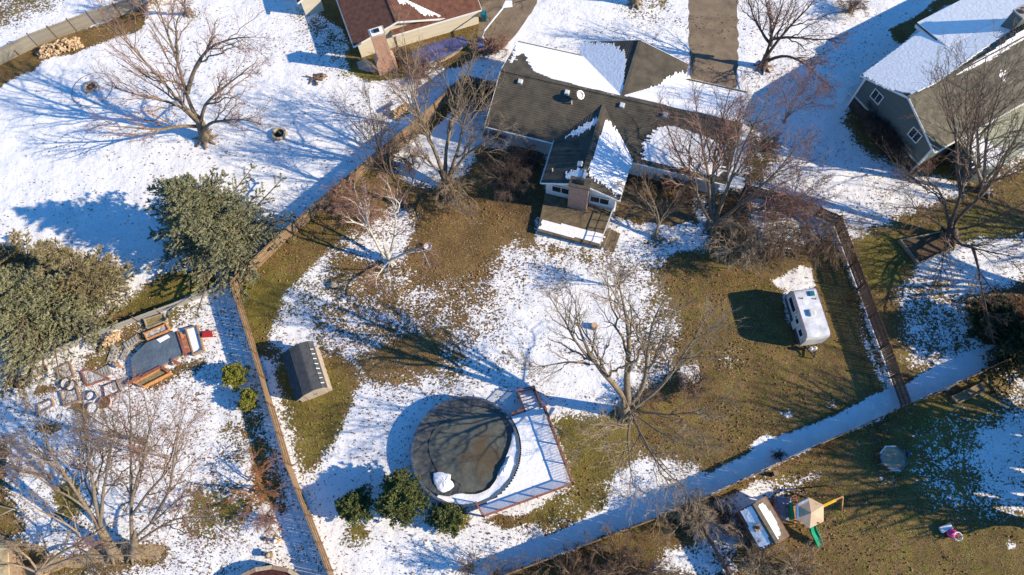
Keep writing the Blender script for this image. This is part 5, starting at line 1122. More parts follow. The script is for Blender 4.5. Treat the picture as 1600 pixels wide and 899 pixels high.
ob = link('tarp', me); ob.location = tuple(cxy); setp(ob, 'violet-blue tarp spread on the ground in front of the cream wall', 'tarp')
kerb = thing('stone_edging', 'pale curved stone edging along the lower side of the violet-blue tarp', 'edging', P(690,95))
for k in range(26):
    f = k/25; x = 656+(728-656)*f; y = 107-34*f+5*math.sin(f*3.14); c = P(x, y); mb = MB(); mb.box((c[0], c[1], .09), .28, .2, .18, .45); mb.build('stone', M_stone_tan, kerb)
c = P(676,103); t = thing('garden_ring', 'small pale ring pot beside the violet-blue tarp', 'pot', c); mb = MB(); mb.torus(c+[0, 0, .2], .3, .09, 16, 6); mb.build('rim', M_white_dirty, t); mb = MB(); mb.cyl(c, c+[0, 0, .2], .24, .28, n=14); mb.build('bowl', M_stone, t)
flat('stone_patio', [(557,98),(572,92),(588,104),(600,108),(596,112),(575,113),(560,108)], .03, M_concrete, .04, 5)
# lean shed at the far left edge and its pole
t = thing('tan_shed', 'corner of a pale tan plank roof in the bottom left corner', 'shed', P(-30,880)); 
g0 = [P(*p, 1.7) for p in ((-90,838),(4,842),(12,860),(14,905),(-90,915))]; mb = MB(); mb.prism([(p[0], p[1]) for p in g0], 1.6, 1.7); mb.build('roof', mat('pale_plank', (.48, .38, .22), .8, .2, 2, .3, 12), t); c_ = sum(g0)/5; mb = MB(); mb.prism([(c_[0]+(p[0]-c_[0])*.94, c_[1]+(p[1]-c_[1])*.94) for p in g0], 0, 1.6); mb.build('wall', M_timber, t)
pst = thing('clothes_line_post', 'pale forked post at the left edge above the tan roof', 'post', P(5,805)); a = P(0,806,1.2)
for p in ((-12,788), (-14,812)): mb = MB(); mb.cyl(P(20,796,1.4), P(*p, 1.3), .05, n=6); mb.build('arm', M_fence_tan, pst)
mb = MB(); mb.cyl(P(20,796,1.4)*[1, 1, 0], P(20,796,1.4)*[1, 1, 1], .06, n=6); mb.build('post', M_fence_tan, pst)
# shed added just off the top left to throw the blue shade there
t = thing('shadow_shed', 'small cream shed added above the top left corner for its shade, mostly out of view', 'shadow_shed', P(236,-22)); gp = Gable((214,-14), (262,-24), 3.0, 2.0, 2.8, (0, 1, 0)); gp.walls(t, M_cream, .2, .2); gp.roof(t, M_roof_red)
# posts
c = P(1206,742); t = thing('wooden_post', 'short dark post behind the long fence above the playset', 'post', c); mb = MB(); mb.box((c[0], c[1], .5), .3, .3, 1.0, .2); mb.build('post', M_black, t); mb = MB(); mb.box((c[0], c[1], 1.02), .36, .36, .05, .2); mb.build('cap', M_timber, t)

# ------------------------------------------------------------------ bare trees
def norm_rows(a): return a/np.maximum(np.linalg.norm(a, axis=-1, keepdims=True), 1e-9)
def tubes(pts, rad, S):
    """pts (n,K,3) rad (n,K) -> verts, quads of S-sided tubes"""
    n, K, _ = pts.shape
    if n == 0: return np.zeros((0, 3)), np.zeros((0, 4), int)
    tan = norm_rows(np.gradient(pts, axis=1)); ref = np.where(np.abs(tan[:, :1, 2:3]) > .9, np.array([1., 0, 0]), np.array([0, 0, 1.])); ref = np.broadcast_to(ref, tan.shape)
    x = norm_rows(np.cross(ref, tan)); y = np.cross(tan, x); th = np.arange(S)*2*np.pi/S
    V = pts[:, :, None, :]+rad[:, :, None, None]*(x[:, :, None, :]*np.cos(th)[None, None, :, None]+y[:, :, None, :]*np.sin(th)[None, None, :, None])
    base = (np.arange(n)*K*S)[:, None, None]; k = np.arange(K-1)[None, :, None]*S; s = np.arange(S)[None, None, :]; s2 = (s+1) % S
    F = np.stack([base+k+s, base+k+s2, base+k+S+s2, base+k+S+s], -1).reshape(-1, 4); return V.reshape(-1, 3), F
def resample(poly, K, wob, rg):
    p = np.asarray(poly, float); d = np.r_[0, np.cumsum(np.linalg.norm(np.diff(p, axis=0), axis=1))]; t = np.linspace(0, d[-1], K)
    # catmull style smoothing
    q = np.stack([np.interp(t, d, p[:, i]) for i in range(3)], -1)
    for _ in range(2): q[1:-1] = .25*q[:-2]+.5*q[1:-1]+.25*q[2:]
    w = rg.normal(0, wob, (K, 3)); w[0] = 0; w = np.cumsum(w, 0)*.6; w -= np.linspace(0, 1, K)[:, None]*w[-1]; return q+w
def children(pts, rad, nc, K, lf, ang, up, rg, t0=.2, wob=.05, rmin=.012, rf=.55, lmin=.25, gdir=None, droop=0.0):
    n, Kp, _ = pts.shape; L = np.linalg.norm(np.diff(pts, axis=1), axis=2).sum(1)
    t = t0+(1-t0)*((np.arange(nc)[None, :]+rg.uniform(0, 1, (n, nc)))/nc); t = np.clip(t, 0, .985)
    fi = t*(Kp-1); i0 = np.minimum(fi.astype(int), Kp-2); fr = (fi-i0)[..., None]; r_ = np.arange(n)[:, None]
    a, b = pts[r_, i0], pts[r_, i0+1]; p = a+(b-a)*fr; tan = norm_rows(b-a); rr = rad[r_, i0]*(1-fr[..., 0])+rad[r_, i0+1]*fr[..., 0]
    rnd = norm_rows(rg.normal(size=(n, nc, 3))); perp = norm_rows(rnd-(rnd*tan).sum(-1, keepdims=True)*tan)
    an = np.radians(rg.normal(ang, 10, (n, nc)))[..., None]; d = norm_rows(np.cos(an)*tan+np.sin(an)*perp+np.array([0, 0, up]))
    l = np.maximum(L[:, None]*lf*(1.08-.75*t)*rg.uniform(.6, 1.2, (n, nc)), lmin)
    s = np.linspace(0, 1, K); bend = norm_rows(rg.normal(size=(n, nc, 3)))*.17
    q = p[:, :, None, :]+l[:, :, None, None]*(d[:, :, None, :]*s[None, None, :, None]+bend[:, :, None, :]*(s**2)[None, None, :, None]*.8+np.array([0, 0, 1.])*(up*.5-droop)*(s**2)[None, None, :, None])
    w = rg.normal(0, 1, q.shape)*(wob*.55*l)[:, :, None, None]; w[:, :, 0] = 0; q = q+w
    q[..., 2] = np.maximum(q[..., 2], .05)
    R = np.maximum(np.maximum(rr*rf, rmin)[..., None]*(1-.75*s)[None, None, :], rmin*.55)
    return q.reshape(-1, K, 3), R.reshape(-1, K)
def tree(name, label, base, limbs, r0=.25, bark=None, twig=None, seed=1, n=(10, 8, 5), lf=(.5, .5, .5), ang=(42, 40, 38), up=(.12, .08, .05), group=None, rl=.5, wob=.05, rtw=.0115, droop=0.0, cat='tree', t0=.22, trunk=True, sep=True, ls=None):
    rg = np.random.default_rng(seed); bark = bark or M_bark; twig = twig or M_twig; b = np.asarray(base, float)
    root = thing(name, label, cat, b, group); K = 12
    P0 = np.stack([resample(l, K, wob, rg) for l in limbs]); s = np.linspace(0, 1, K)
    thick = np.array([np.linalg.norm(np.diff(p, axis=0), axis=1).sum() for p in P0]); thick = (thick/thick.max())**.6
    R0 = r0*rl*thick[:, None]*(1-.93*s**.74)[None, :]+.014
    if ls: R0 = R0*np.array([(ls[i] if i < len(ls) else ls[-1]) for i in range(len(limbs))])[:, None]
    for i in range(len(limbs)):
        V, F = tubes(P0[i:i+1]-b, R0[i:i+1], 8); link('limb' if trunk else 'stem', npmesh('limb', V, F, bark, smooth=True), root)
    if trunk:
        st = np.mean([p[0] for p in P0], 0); top = np.array([b*[1, 1, 0], b*[1, 1, 0]+(st-b)*.45, st+unit(st-b+[0, 0, .01])*.15]); tp = resample(top, 6, .01, rg)
        rt = r0*np.array([1.45, 1.12, 1.0, .92, .72, .06]); V, F = tubes((tp-b)[None], rt[None], 12); link('trunk', npmesh('trunk', V, F, bark, smooth=True), root)
        mb = MB()
        for k in range(7):
            a = k*.9+seed; mb.cyl(b+[0, 0, .35], b+np.array([math.cos(a)*r0*2.6, math.sin(a)*r0*2.6, .0]), r0*.55, r0*.2, n=6)
        mb.build('root_flare', bark, root, smooth=True)
    q1, R1 = children(P0, R0, n[0], 9, lf[0]*(1.4 if trunk else 1), ang[0]-(10 if trunk else 0), up[0], rg, t0, .03, rtw*1.5, .6, droop=droop*.3)
    q2, R2 = children(q1, R1, n[1]+1, 7, lf[1]*1.15, ang[1]-6, up[1], rg, .15, .045, rtw*1.15, .65, droop=droop*.6)
    V1, F1 = tubes(q1-b, R1, 5); link('branches', npmesh('branches', V1, F1, bark, smooth=True), root)['kind'] = 'stuff'
    V2, F2 = tubes(q2-b, R2, 3); parts = [(V2, F2)]
    if n[2]:
        q3, R3 = children(q2, R2, n[2], 5, lf[2]*1.1, ang[2]-5, up[2], rg, .12, .05, rtw, .7, lmin=.3, droop=droop); parts.append(tubes(q3-b, R3, 3))
    if len(n) > 3 and n[3]:
        q4, R4 = children(q3, R3, n[3], 3, .55, 36, up[2], rg, .2, .05, rtw*.85, .8, lmin=.2, droop=droop); parts.append(tubes(q4-b, R4, 3))
    off = 0; VV = []; FF = []
    for V, F in parts: VV.append(V); FF.append(F+off); off += len(V)
    link('twigs', npmesh('twigs', np.concatenate(VV), np.concatenate(FF), twig), root)['kind'] = 'stuff'
    return root
def pxl(*pts): return [P(*p) for p in pts]
def autolimbs(base, h, n, spread, seed, fork=.14, lean=(0, 0), upright=1.0, lo=.75):
    rg = np.random.default_rng(seed); b = np.asarray(base, float); out = []; a0 = rg.uniform(0, 6.28)
    for k in range(n):
        az_ = a0+2*math.pi*k/n+rg.uniform(-.35, .35); hh = h*rg.uniform(lo, 1.0); sp = spread*rg.uniform(.55, 1.0)*(1 if k else .3); z0 = h*fork*rg.uniform(.8, 1.3); pts = []
        for s in np.linspace(0, 1, 6):
            pts.append(b+np.array([math.cos(az_)*sp*s**(.75+.5*upright)+lean[0]*s, math.sin(az_)*sp*s**(.75+.5*upright)+lean[1]*s, z0+(hh-z0)*s**.85]))
        out.append(pts)
    return out
H_ = 'bare deciduous tree'
# T1 upper left big tree
tree('bare_tree', 'big bare tree with long pale limbs sweeping over open snow in the upper left', P(322,218), [
  pxl((318,200,1.2),(306,185,2.5),(288,168,4.5),(262,135,6.5),(240,110,8),(205,72,9.5),(160,30,11)),
  pxl((316,196,1.4),(300,178,3),(291,140,5.5),(276,95,8),(262,55,10),(247,15,12),(240,-20,13)),
  pxl((318,200,1.2),(303,190,2),(285,165,3.5),(250,158,5),(210,150,6),(160,130,7)),
  pxl((314,198,1.0),(302,198,1.5),(275,198,2.5),(250,206,3.2),(205,200,4.5),(150,195,5.5)),
  pxl((318,205,1.3),(325,192,2.5),(345,188,3.5),(380,185,4.5),(408,195,5)),
  pxl((314,195,1.6),(313,175,3.2),(330,150,5),(350,138,6),(380,112,7.5),(400,98,8)),
  pxl((293,145,5.2),(300,115,7),(316,82,8.5),(360,60,10),(400,58,11)),
  pxl((277,95,8),(275,60,9.5),(272,35,11),(285,10,12))],
  r0=.48, bark=M_bark, twig=M_twig_red, seed=21, n=(11, 7, 5), lf=(.42, .5, .5))
# T2 multi-stem left of house
tree('bare_tree', 'many-stemmed bare tree between the diagonal fence and the left end of the ranch house', P(698,292), [
  pxl((697,285,.6),(694,260,2),(697,232,3.5),(702,200,5),(715,165,7),(730,120,9),(742,80,11)),
  pxl((696,285,.6),(690,262,2),(682,240,3.5),(665,215,5.5),(650,170,8),(640,120,10.5),(632,60,13)),
  pxl((699,285,.6),(706,265,2),(715,240,3.5),(720,215,5),(722,190,6.5),(740,150,9),(765,110,11)),
  pxl((694,288,.4),(688,270,1.5),(668,250,3),(650,225,5),(640,200,7)),
  pxl((700,288,.5),(712,262,2),(735,235,4),(770,215,6),(800,190,8)),
  pxl((699,290,.4),(690,300,1.2),(705,320,2),(735,340,2.6))], r0=.36, bark=M_bark, twig=M_twig_pale, seed=22, n=(9, 7, 5), rl=.62, lf=(.4, .5, .5))
# birch
tree('birch_tree', 'leaning white-barked birch with many pale stems on the snow patch left of centre', P(611,412), [
  pxl((606,405,.5),(598,398,1.2),(590,385,2.2),(585,372,3.2),(572,355,4.5),(568,330,6),(560,305,7.5),(553,292,8.5)),
  pxl((608,405,.5),(616,380,1.8),(618,350,3.5),(619,325,5),(612,305,6.5),(604,285,8)),
  pxl((570,353,4.5),(555,348,5.2),(540,340,6),(528,322,7)),
  pxl((608,408,.4),(600,420,.8),(590,430,1.3),(585,445,1.6),(594,462,1.9)),
  pxl((620,330,4.8),(625,318,5.6),(608,308,6.4),(585,302,7.4)),
  pxl((572,352,4.6),(573,330,6),(571,308,7.4),(570,290,8.6)),
  pxl((610,408,.5),(640,392,1.8),(660,386,2.6),(672,418,2.6))], r0=.2, bark=M_birch, twig=M_twig_red, seed=23, n=(9, 7, 5), rl=.75, rtw=.013, lf=(.36, .5, .5))
tree('bare_tree', 'dark slender bare tree with a crooked trunk just behind the white birch', P(634,322), [
  pxl((631,312,.6),(628,300,1.5),(620,285,2.6),(607,270,3.6),(590,258,5),(575,240,6.5)),
  pxl((630,315,.8),(636,305,1.5),(642,285,2.8),(650,268,4),(660,250,5)),
  pxl((618,283,2.8),(600,262,4.2),(595,230,6),(585,200,8)),
  pxl((618,283,2.8),(605,255,4.6),(620,220,7),(600,190,9))], r0=.2, bark=M_bark_dark, twig=M_twig_dark, seed=24, n=(8, 6, 5))
# T4 centre
tree('bare_tree', 'large spreading bare tree right of the round pool, its long shadow crossing the pool', P(976,646), [
  pxl((981,630,3.5),(973,612,4.6),(950,592,5.9),(930,572,7.3),(920,556,8.3),(910,530,9.8),(900,505,11.3),(899,470,12.8)),
  pxl((982,628,3.6),(979,600,5.3),(979,565,7.3),(982,540,8.8),(980,515,10.3),(975,485,11.8),(968,450,13.3),(958,415,14.8)),
  pxl((985,632,3.4),(1000,612,4.7),(1008,595,5.9),(1009,570,7.3),(1012,535,9.3),(1018,505,10.8),(1030,480,12.3),(1042,462,13.3)),
  pxl((921,570,7.3),(908,566,7.9),(885,563,8.3),(860,570,8.3),(838,573,8.3),(805,566,8.5)),
  pxl((922,562,7.8),(905,545,9.3),(880,500,11.3),(862,470,12.8),(855,455,13.8)),
  pxl((987,640,3.2),(1000,628,4.1),(1030,610,5.3),(1060,570,7.8),(1090,520,10.8),(1110,480,12.8)),
  pxl((988,640,3.5),(1010,645,5.3),(1050,650,7.3),(1100,640,9.3),(1135,620,10.3)),
  pxl((984,645,3.5),(985,655,5.3),(979,678,7.8),(982,715,9.8),(990,762,11.3)),
  pxl((986,645,3.5),(993,662,5.7),(1008,692,7.8),(1030,728,9.3),(1055,755,10.1),(1092,770,10.5)),
  pxl((984,645,3.5),(965,662,5.7),(935,685,7.9),(905,706,9.3),(885,722,9.9)),
  pxl((988,646,3.2),(1020,670,4.3),(1070,700,5.3),(1120,690,6.3))], r0=.42, bark=M_bark, twig=M_twig_pale, seed=25, n=(10, 7, 5), lf=(.42, .5, .5), rl=.76, ls=[1, 1, .8, .55, .6, .6, .4, .58, .5, .5, .38])
# T5 by the house
tree('bare_tree', 'tall multi-stemmed bare tree at the right corner of the ranch house with reddish twig tips', P(1112,356), [
  pxl((1112,345,.6),(1110,320,2),(1106,285,4),(1100,240,7),(1090,190,10),(1085,140,12.5)),
  pxl((1114,345,.6),(1118,315,2.2),(1112,270,5),(1118,230,7.5),(1130,180,10),(1140,140,12)),
  pxl((1116,348,.5),(1128,320,2),(1140,285,4.5),(1158,240,7.5),(1180,190,10),(1200,160,12)),
  pxl((1112,350,.5),(1095,320,2),(1075,270,4.5),(1055,235,7),(1040,190,9.5)),
  pxl((1116,350,.5),(1140,335,2),(1180,300,4.5),(1225,260,7.5),(1255,215,10)),
  pxl((1114,352,.4),(1130,350,1.5),(1170,330,3.5),(1215,320,5),(1260,315,6)),
  pxl((1110,290,3.5),(1120,240,6.5),(1150,200,9),(1160,165,11))], r0=.34, bark=M_bark, twig=M_twig_red, seed=26, n=(13, 8, 5), rl=.6, lf=(.42, .5, .5))
# T6 top right
tree('bare_tree', 'bare tree with a stout dark trunk right of the wide brown driveway at the top', P(1192,106), [
  pxl((1194,95,1),(1199,80,2.2),(1208,55,4),(1218,25,6),(1228,-10,8)), pxl((1196,90,1.4),(1210,70,3),(1235,40,5),(1262,12,7),(1285,-15,9)),
  pxl((1204,72,2.8),(1206,40,5),(1198,10,7),(1190,-20,9)), pxl((1203,62,3.2),(1240,58,4.5),(1280,62,5.5),(1310,60,6.3)), pxl((1205,70,2.6),(1190,50,4),(1175,20,6),(1165,-10,8)), pxl((1200,95,1),(1225,85,2.2),(1260,100,3),(1290,130,3.6))], r0=.36, bark=M_bark_dark, twig=M_twig_red, seed=27, n=(9, 7, 5))
for i, (bp_, hh, sp_, n_, lab) in enumerate((((1225,190),7,3.0,6,'low reddish bare sapling clump on the shaded snow beside the sage green house'),((1230,330),6,3,6,'thin bare reddish shrub tree between the ranch house corner and the dividing fence'))):
    tree('bare_sapling', lab, P(*bp_), autolimbs(P(*bp_), hh, n_, sp_, 60+i, .03), r0=.08, bark=M_twig_red, twig=M_twig_red, seed=70+i, n=(7, 6, 4), rtw=.012)
# T7 right big tree
tree('bare_tree', 'very large dark bare tree below the sage green house, spreading over the right edge', P(1486,372), [
  pxl((1484,358,1),(1486,338,2.4),(1502,315,4),(1505,280,6),(1515,235,8.5),(1525,190,11),(1530,140,13.5)),
  pxl((1486,356,1),(1500,335,2.6),(1530,310,4.5),(1560,275,7),(1580,230,9.5),(1600,190,12)),
  pxl((1484,356,1),(1478,330,2.8),(1470,300,4.5),(1450,280,5.8),(1425,290,6),(1400,285,6.4)),
  pxl((1490,360,.8),(1525,355,2),(1570,335,4),(1610,310,6)), pxl((1484,360,.8),(1460,345,2),(1430,325,3.6),(1395,325,4.4)),
  pxl((1488,368,.7),(1500,385,1.8),(1540,392,2.6),(1600,405,3.4)), pxl((1520,388,2.2),(1528,420,2.8),(1532,450,3),(1545,500,3.4)),
  pxl((1502,312,4),(1495,270,6.2),(1492,220,8.5),(1490,180,11),(1478,130,13)), pxl((1486,362,.8),(1475,385,1.4),(1472,410,1.8),(1468,440,2))], r0=.45, rl=.42, bark=M_bark_dark, twig=M_twig, seed=28, n=(11, 7, 5))
tree('bare_tree', 'second tall bare tree in front of the sage green house roof, with pale upper limbs', P(1540,300), [
  pxl((1535,285,1.5),(1520,250,4),(1512,200,7),(1508,150,10),(1515,100,13)), pxl((1537,285,1.5),(1540,240,4.5),(1548,190,8),(1565,130,11.5),(1575,80,14)), pxl((1537,285,1.4),(1560,255,4),(1590,215,7),(1610,160,10)), pxl((1520,250,4),(1495,210,6),(1480,160,9),(1470,110,11)), pxl((1530,262,3),(1525,200,7),(1535,140,10.5),(1540,90,13.5))], r0=.3, bark=M_bark_grey, twig=M_twig, seed=29, n=(9, 7, 5))
# bottom left trees
tree('bare_tree', 'right-hand bare tree of the pair in the bottom left yard, beside tan mulch', P(209,868), [
  pxl((207,850,1.2),(206,830,2.4),(206,800,4),(204,765,6),(204,730,8),(206,690,10),(204,640,12.5),(200,590,15)),
  pxl((208,845,1.6),(218,832,2.4),(245,812,3.6),(262,795,4.8),(280,775,6),(310,770,7)),
  pxl((238,815,3.3),(252,790,5),(268,755,7),(270,720,9),(276,680,11),(290,640,13)),
  pxl((206,805,4),(225,775,6),(255,745,7.5),(270,705,9.5),(280,660,12)),
  pxl((209,852,1),(230,840,2),(260,818,3),(300,805,4),(340,820,4.2),(380,828,4.6)),
  pxl((205,790,5),(215,750,7),(226,715,9),(235,670,11.5),(225,620,14)), pxl((206,845,1.4),(180,850,2),(150,845,3),(120,862,3.4))], r0=.30, bark=M_bark, twig=M_twig_red, seed=30, n=(10, 7, 5), lf=(.38, .5, .5))
tree('bare_tree', 'left-hand bare tree of the pair in the bottom left yard with a forked pale trunk', P(178,866), [
  pxl((172,850,1.2),(163,832,2.4),(148,812,3.8),(130,790,5.2),(115,760,7),(100,740,8.4),(80,710,10),(68,680,12),(60,640,14)),
  pxl((166,838,2),(155,815,3.6),(152,785,5.4),(145,750,7.4),(140,700,10),(130,650,12.5),(132,600,15)),
  pxl((156,818,3.4),(160,780,5.8),(165,740,8),(172,700,10.5),(185,660,13)),
  pxl((110,752,7.4),(70,715,9.5),(40,700,10.5),(10,690,12)), pxl((134,795,5),(110,780,6),(70,760,7.4),(35,730,9))], r0=.34, bark=M_bark, twig=M_twig, seed=31, n=(10, 7, 5), lf=(.38, .5, .5))
tree('bare_tree', 'low wide tree with thick tan limbs lying nearly level along the bottom left edge', P(60,905), [
  pxl((60,892,.8),(90,880,1.4),(120,868,2),(150,866,2.4),(200,868,2.6),(248,866,2.6)), pxl((58,892,.8),(40,870,1.6),(20,855,2.4),(-10,845,3)),
  pxl((62,892,.8),(110,850,2.4),(140,850,3),(120,825,4),(60,800,5.4),(20,770,7)), pxl((60,895,.6),(30,885,1.3),(0,880,2),(-30,860,3)), pxl((62,890,.9),(80,870,2),(60,850,3),(30,850,3.6))], r0=.32, bark=M_twig_pale, twig=M_twig_pale, seed=32, n=(9, 6, 4), lf=(.36, .5, .5))
# foot of a tree at top edges
tree('bare_tree', 'bare tree on a grassy spot at the top edge, left of the wide brown driveway', P(992,6), autolimbs(P(992,6), 12, 6, 5.5, 41), r0=.35, bark=M_bark, twig=M_twig, seed=41, n=(8, 6, 4))
tree('bare_tree', 'short pale-trunked bare tree at the top left edge above the big limbs', P(293,22), [pxl((291,15,1),(284,0,2.6),(276,-20,4.5),(268,-45,7)), pxl((291,15,1),(280,2,2.6),(262,-2,4),(240,0,5)), pxl((288,8,1.6),(290,-15,4),(300,-40,7))], r0=.22, bark=M_bark_grey, twig=M_twig_red, seed=42, n=(7, 6, 4))
tree('bare_tree', 'knotty grey bare tree at the end of the pale board fence in the top left', P(226,14), [pxl((225,8,1),(222,-5,2.4),(215,-25,4.5)), pxl((226,8,1),(240,-5,2.5),(262,-18,4)), pxl((225,10,.8),(205,5,1.6),(180,0,2.6))], r0=.26, bark=M_bark_grey, twig=M_twig, seed=43, n=(7, 6, 4))
# small tree by patio
tree('small_tree', 'small gnarled tree with a mossy trunk on the snow below the muddy patio', P(1024,372), [
  pxl((1026,362,.8),(1030,345,1.8),(1025,325,2.8),(1015,305,3.6),(1008,285,4.6),(1000,270,5.2)), pxl((1027,358,1),(1035,335,2.2),(1050,315,3),(1062,295,3.8)), pxl((1028,350,1.4),(1015,320,2.6),(992,300,3.4),(975,290,3.8)), pxl((1027,355,1.2),(1045,330,2),(1080,325,2.6))], r0=.18, bark=M_bark, twig=M_twig, seed=44, n=(8, 7, 4))
tree('small_tree', 'tiny bare sapling standing in the snow above the central bare tree', P(962,448), autolimbs(P(962,448), 3.6, 5, 1.3, 45, .1), r0=.06, bark=M_bark_grey, twig=M_twig, seed=45, n=(6, 5, 4), rtw=.011)
# brush and shrubs
def shrub(label, px_, h, r, seed, m=M_twig, n=12, dens=(7, 6, 4), droop=.25, name='bare_shrub', r0=.05, up=.05, oval=None, rtw=.012, lean=(0, 0)):
    b = P(*px_); rg = np.random.default_rng(seed); limbs = []
    for k in range(n):
        a = 2*math.pi*k/n+rg.uniform(-.3, .3); rr = r*rg.uniform(.35, 1); hh = h*rg.uniform(.6, 1); ox = (oval or 1.0); st = b+np.array([rg.normal(0, r*.12)*ox, rg.normal(0, r*.12), 0])
        limbs.append([st+np.array([math.cos(a)*rr*s*ox+lean[0]*s, math.sin(a)*rr*s+lean[1]*s, .05+hh*math.sin(min(1, s*1.05)*math.pi*(.5+droop*.5))/max(.5, math.sin(math.pi*(.5+droop*.25)))]) for s in np.linspace(0, 1, 6)])
    return tree(name, label, b, limbs, r0=r0, bark=m, twig=m, seed=seed, n=(dens[0], max(3, dens[1]-2), max(0, dens[2]-1)), lf=(.5, .55, .5), trunk=False, cat='shrub', rl=.8, rtw=rtw, up=(up, up, up), droop=droop)
shrub('dense tangle of dark red-brown brush against the left gable of the ranch house', (798,300), 3.4, 3.0, 81, M_twig_dark, 16, (8, 7, 5))
shrub('dark brush filling the corner left of the brown deck', (826,268), 2.6, 2.0, 82, M_twig_dark, 12, (7, 6, 5))
shrub('fountain of pale drooping stems at the foot of the many-stemmed tree', (712,310), 2.6, 2.6, 83, M_twig_pale, 14, (6, 6, 4), .5)
shrub('reddish thicket along the diagonal fence left of the birch', (548,322), 3.2, 2.2, 84, M_twig_red, 14, (6, 6, 4))
shrub('red-brown thicket left of the white birch top', (575,345), 2.4, 2.0, 85, M_twig_red, 10, (6, 6, 4))
shrub('brown brush heap on the leafy ground right of the diagonal fence top', (640,262), 2.6, 2.0, 86, M_twig_dark, 10, (6, 6, 4))
shrub('brown hedge clump inside the fence corner behind the many-stemmed tree', (736,170), 2.0, 2.2, 87, M_twig_dark, 14, (6, 6, 4), oval=1.6)
shrub('low brush along the house wall beside the shaded snow', (775,218), 1.8, 1.8, 88, M_twig_red, 12, (6, 6, 4))
shrub('large brown drooping thicket against the yard corner of the dark fence, nearest the corner', (1262,395), 4.2, 3.6, 89, M_twig, 20, (7, 7, 5), .45, oval=1.2)
shrub('large brown drooping thicket left of the one nearest the fence corner', (1195,400), 4.4, 3.6, 90, M_twig, 20, (7, 7, 5), .45)
shrub('drooping pale brown shrub below the tall tree at the ranch house corner', (1140,410), 4.0, 3.0, 91, M_twig_pale, 16, (7, 7, 5), .45)
shrub('red-tipped shrub row along the fence behind the brown thickets', (1205,340), 3.2, 3.0, 92, M_twig_red, 16, (7, 6, 4), oval=1.5)
shrub('small round bare shrub with snow at its feet right of the central tree', (1080,606), 1.6, 1.4, 93, M_twig, 16, (7, 6, 4))
shrub('low tangle of dry stems at the foot of the central tree', (1005,625), 1.4, 1.6, 94, M_twig, 12, (6, 6, 4))
shrub('small tuft of bare twigs poking from the shaded snow strip along the long fence', (1212,712), 1.0, .75, 95, M_twig_dark, 11, (4, 3, 0))
shrub('vine-covered clump hanging over the long fence near the small shed', (1075,805), 2.8, 2.2, 96, M_twig_pale, 16, (7, 7, 5), .55)
shrub('brown thicket under the long fence, largest one at the bottom centre', (985,888), 2.4, 3.2, 97, M_twig, 22, (7, 7, 5), .35, oval=1.4)
shrub('brown thicket at the bottom edge left of the largest thicket', (890,905), 2.2, 2.6, 98, M_twig, 18, (7, 7, 4), .35, oval=1.4)
shrub('scrub between the low fence and the small brown shed', (1125,812), 2.0, 1.8, 99, M_twig_dark, 12, (6, 6, 4))
shrub('dry leafless bush at the lower corner of the small shed', (1170,872), 2.4, 2.0, 100, M_twig_pale, 14, (6, 6, 4))
shrub('bare dry bush at the bottom edge right of the small shed', (1235,890), 2.4, 2.4, 101, M_twig_pale, 14, (6, 6, 4))
shrub('orange-tipped shrub leaning over the left board fence', (400,765), 3.0, 2.6, 102, mat('twig_orange', (.34, .15, .07), .9, .3, 2), 10, (6, 5, 4), .15, lean=(1.2, .2))
shrub('red-budded shrub in the fence shade near the orange garden ornament', (425,815), 2.0, 1.3, 103, M_twig_red, 10, (6, 5, 4), .1)
shrub('thin bare bush at the bottom, left one of the two below the round pool', (735,890), 3.0, 1.6, 104, M_twig, 8, (5, 5, 4), 0)
shrub('thin bare bush at the bottom, right one of the two below the round pool', (778,892), 3.0, 1.4, 105, M_twig, 8, (5, 5, 4), 0)
shrub('rusty brown bush at the right edge beside the dark evergreen', (1592,500), 2.4, 1.6, 106, mat('twig_rust', (.30, .13, .06), .9, .3, 2), 14, (6, 6, 4))
shrub('dark bush in the shade under the gable of the sage green house, left one', (1362,205), 2.6, 1.7, 107, M_twig_dark, 20, (8, 8, 6), oval=1.1)
shrub('dark bush in the shade under the gable of the sage green house, right one', (1396,236), 2.4, 1.6, 108, M_twig_dark, 20, (8, 8, 6))
shrub('red-brown spiky shrub at the lower corner of the sage green house', (1432,262), 1.6, 1.3, 109, M_twig_red, 14, (6, 5, 4))
shrub('brown round brush clump at the top right among the snow', (1325,18), 1.6, 1.6, 110, M_twig, 14, (6, 6, 4))
shrub('brown dried shrub row right of the ranch house gable', (1195,235), 1.8, 1.5, 111, M_twig, 14, (6, 6, 4))
shrub('grey-brown brush below the violet-blue tarp', (662,118), 1.4, 1.8, 112, M_twig_dark, 14, (6, 6, 4), oval=1.5)
shrub('red-brown brush along the left driveway edge', (775,82), 1.4, 1.6, 113, M_twig_red, 14, (6, 6, 4), oval=1.5)
shrub('bare tan bush between the brick chimney and the door of the cream house', (632,98), 1.5, 1.2, 114, M_twig_dark, 12, (6, 6, 4))
shrub('brown dead stems along the patio wall of the ranch house', (1040,292), 1.3, 1.6, 115, M_twig_dark, 14, (6, 6, 4), oval=2.0)
shrub('tangled stems on the path beside the small gnarled tree', (1075,318), 1.6, 1.3, 116, M_twig, 12, (6, 6, 4))
tree('bare_sapling', 'slim bare sapling rising through the left garden beds', P(78,745), autolimbs(P(78,745), 8, 4, 2.2, 120, .3), r0=.12, bark=M_bark, twig=M_twig_red, seed=120, n=(8, 6, 4))
tree('bare_sapling', 'slim pale sapling standing in front of the blue-grey tarp', P(222,690), autolimbs(P(222,690), 8, 4, 2.4, 121, .35), r0=.11, bark=M_bark, twig=M_twig_pale, seed=121, n=(8, 6, 4))
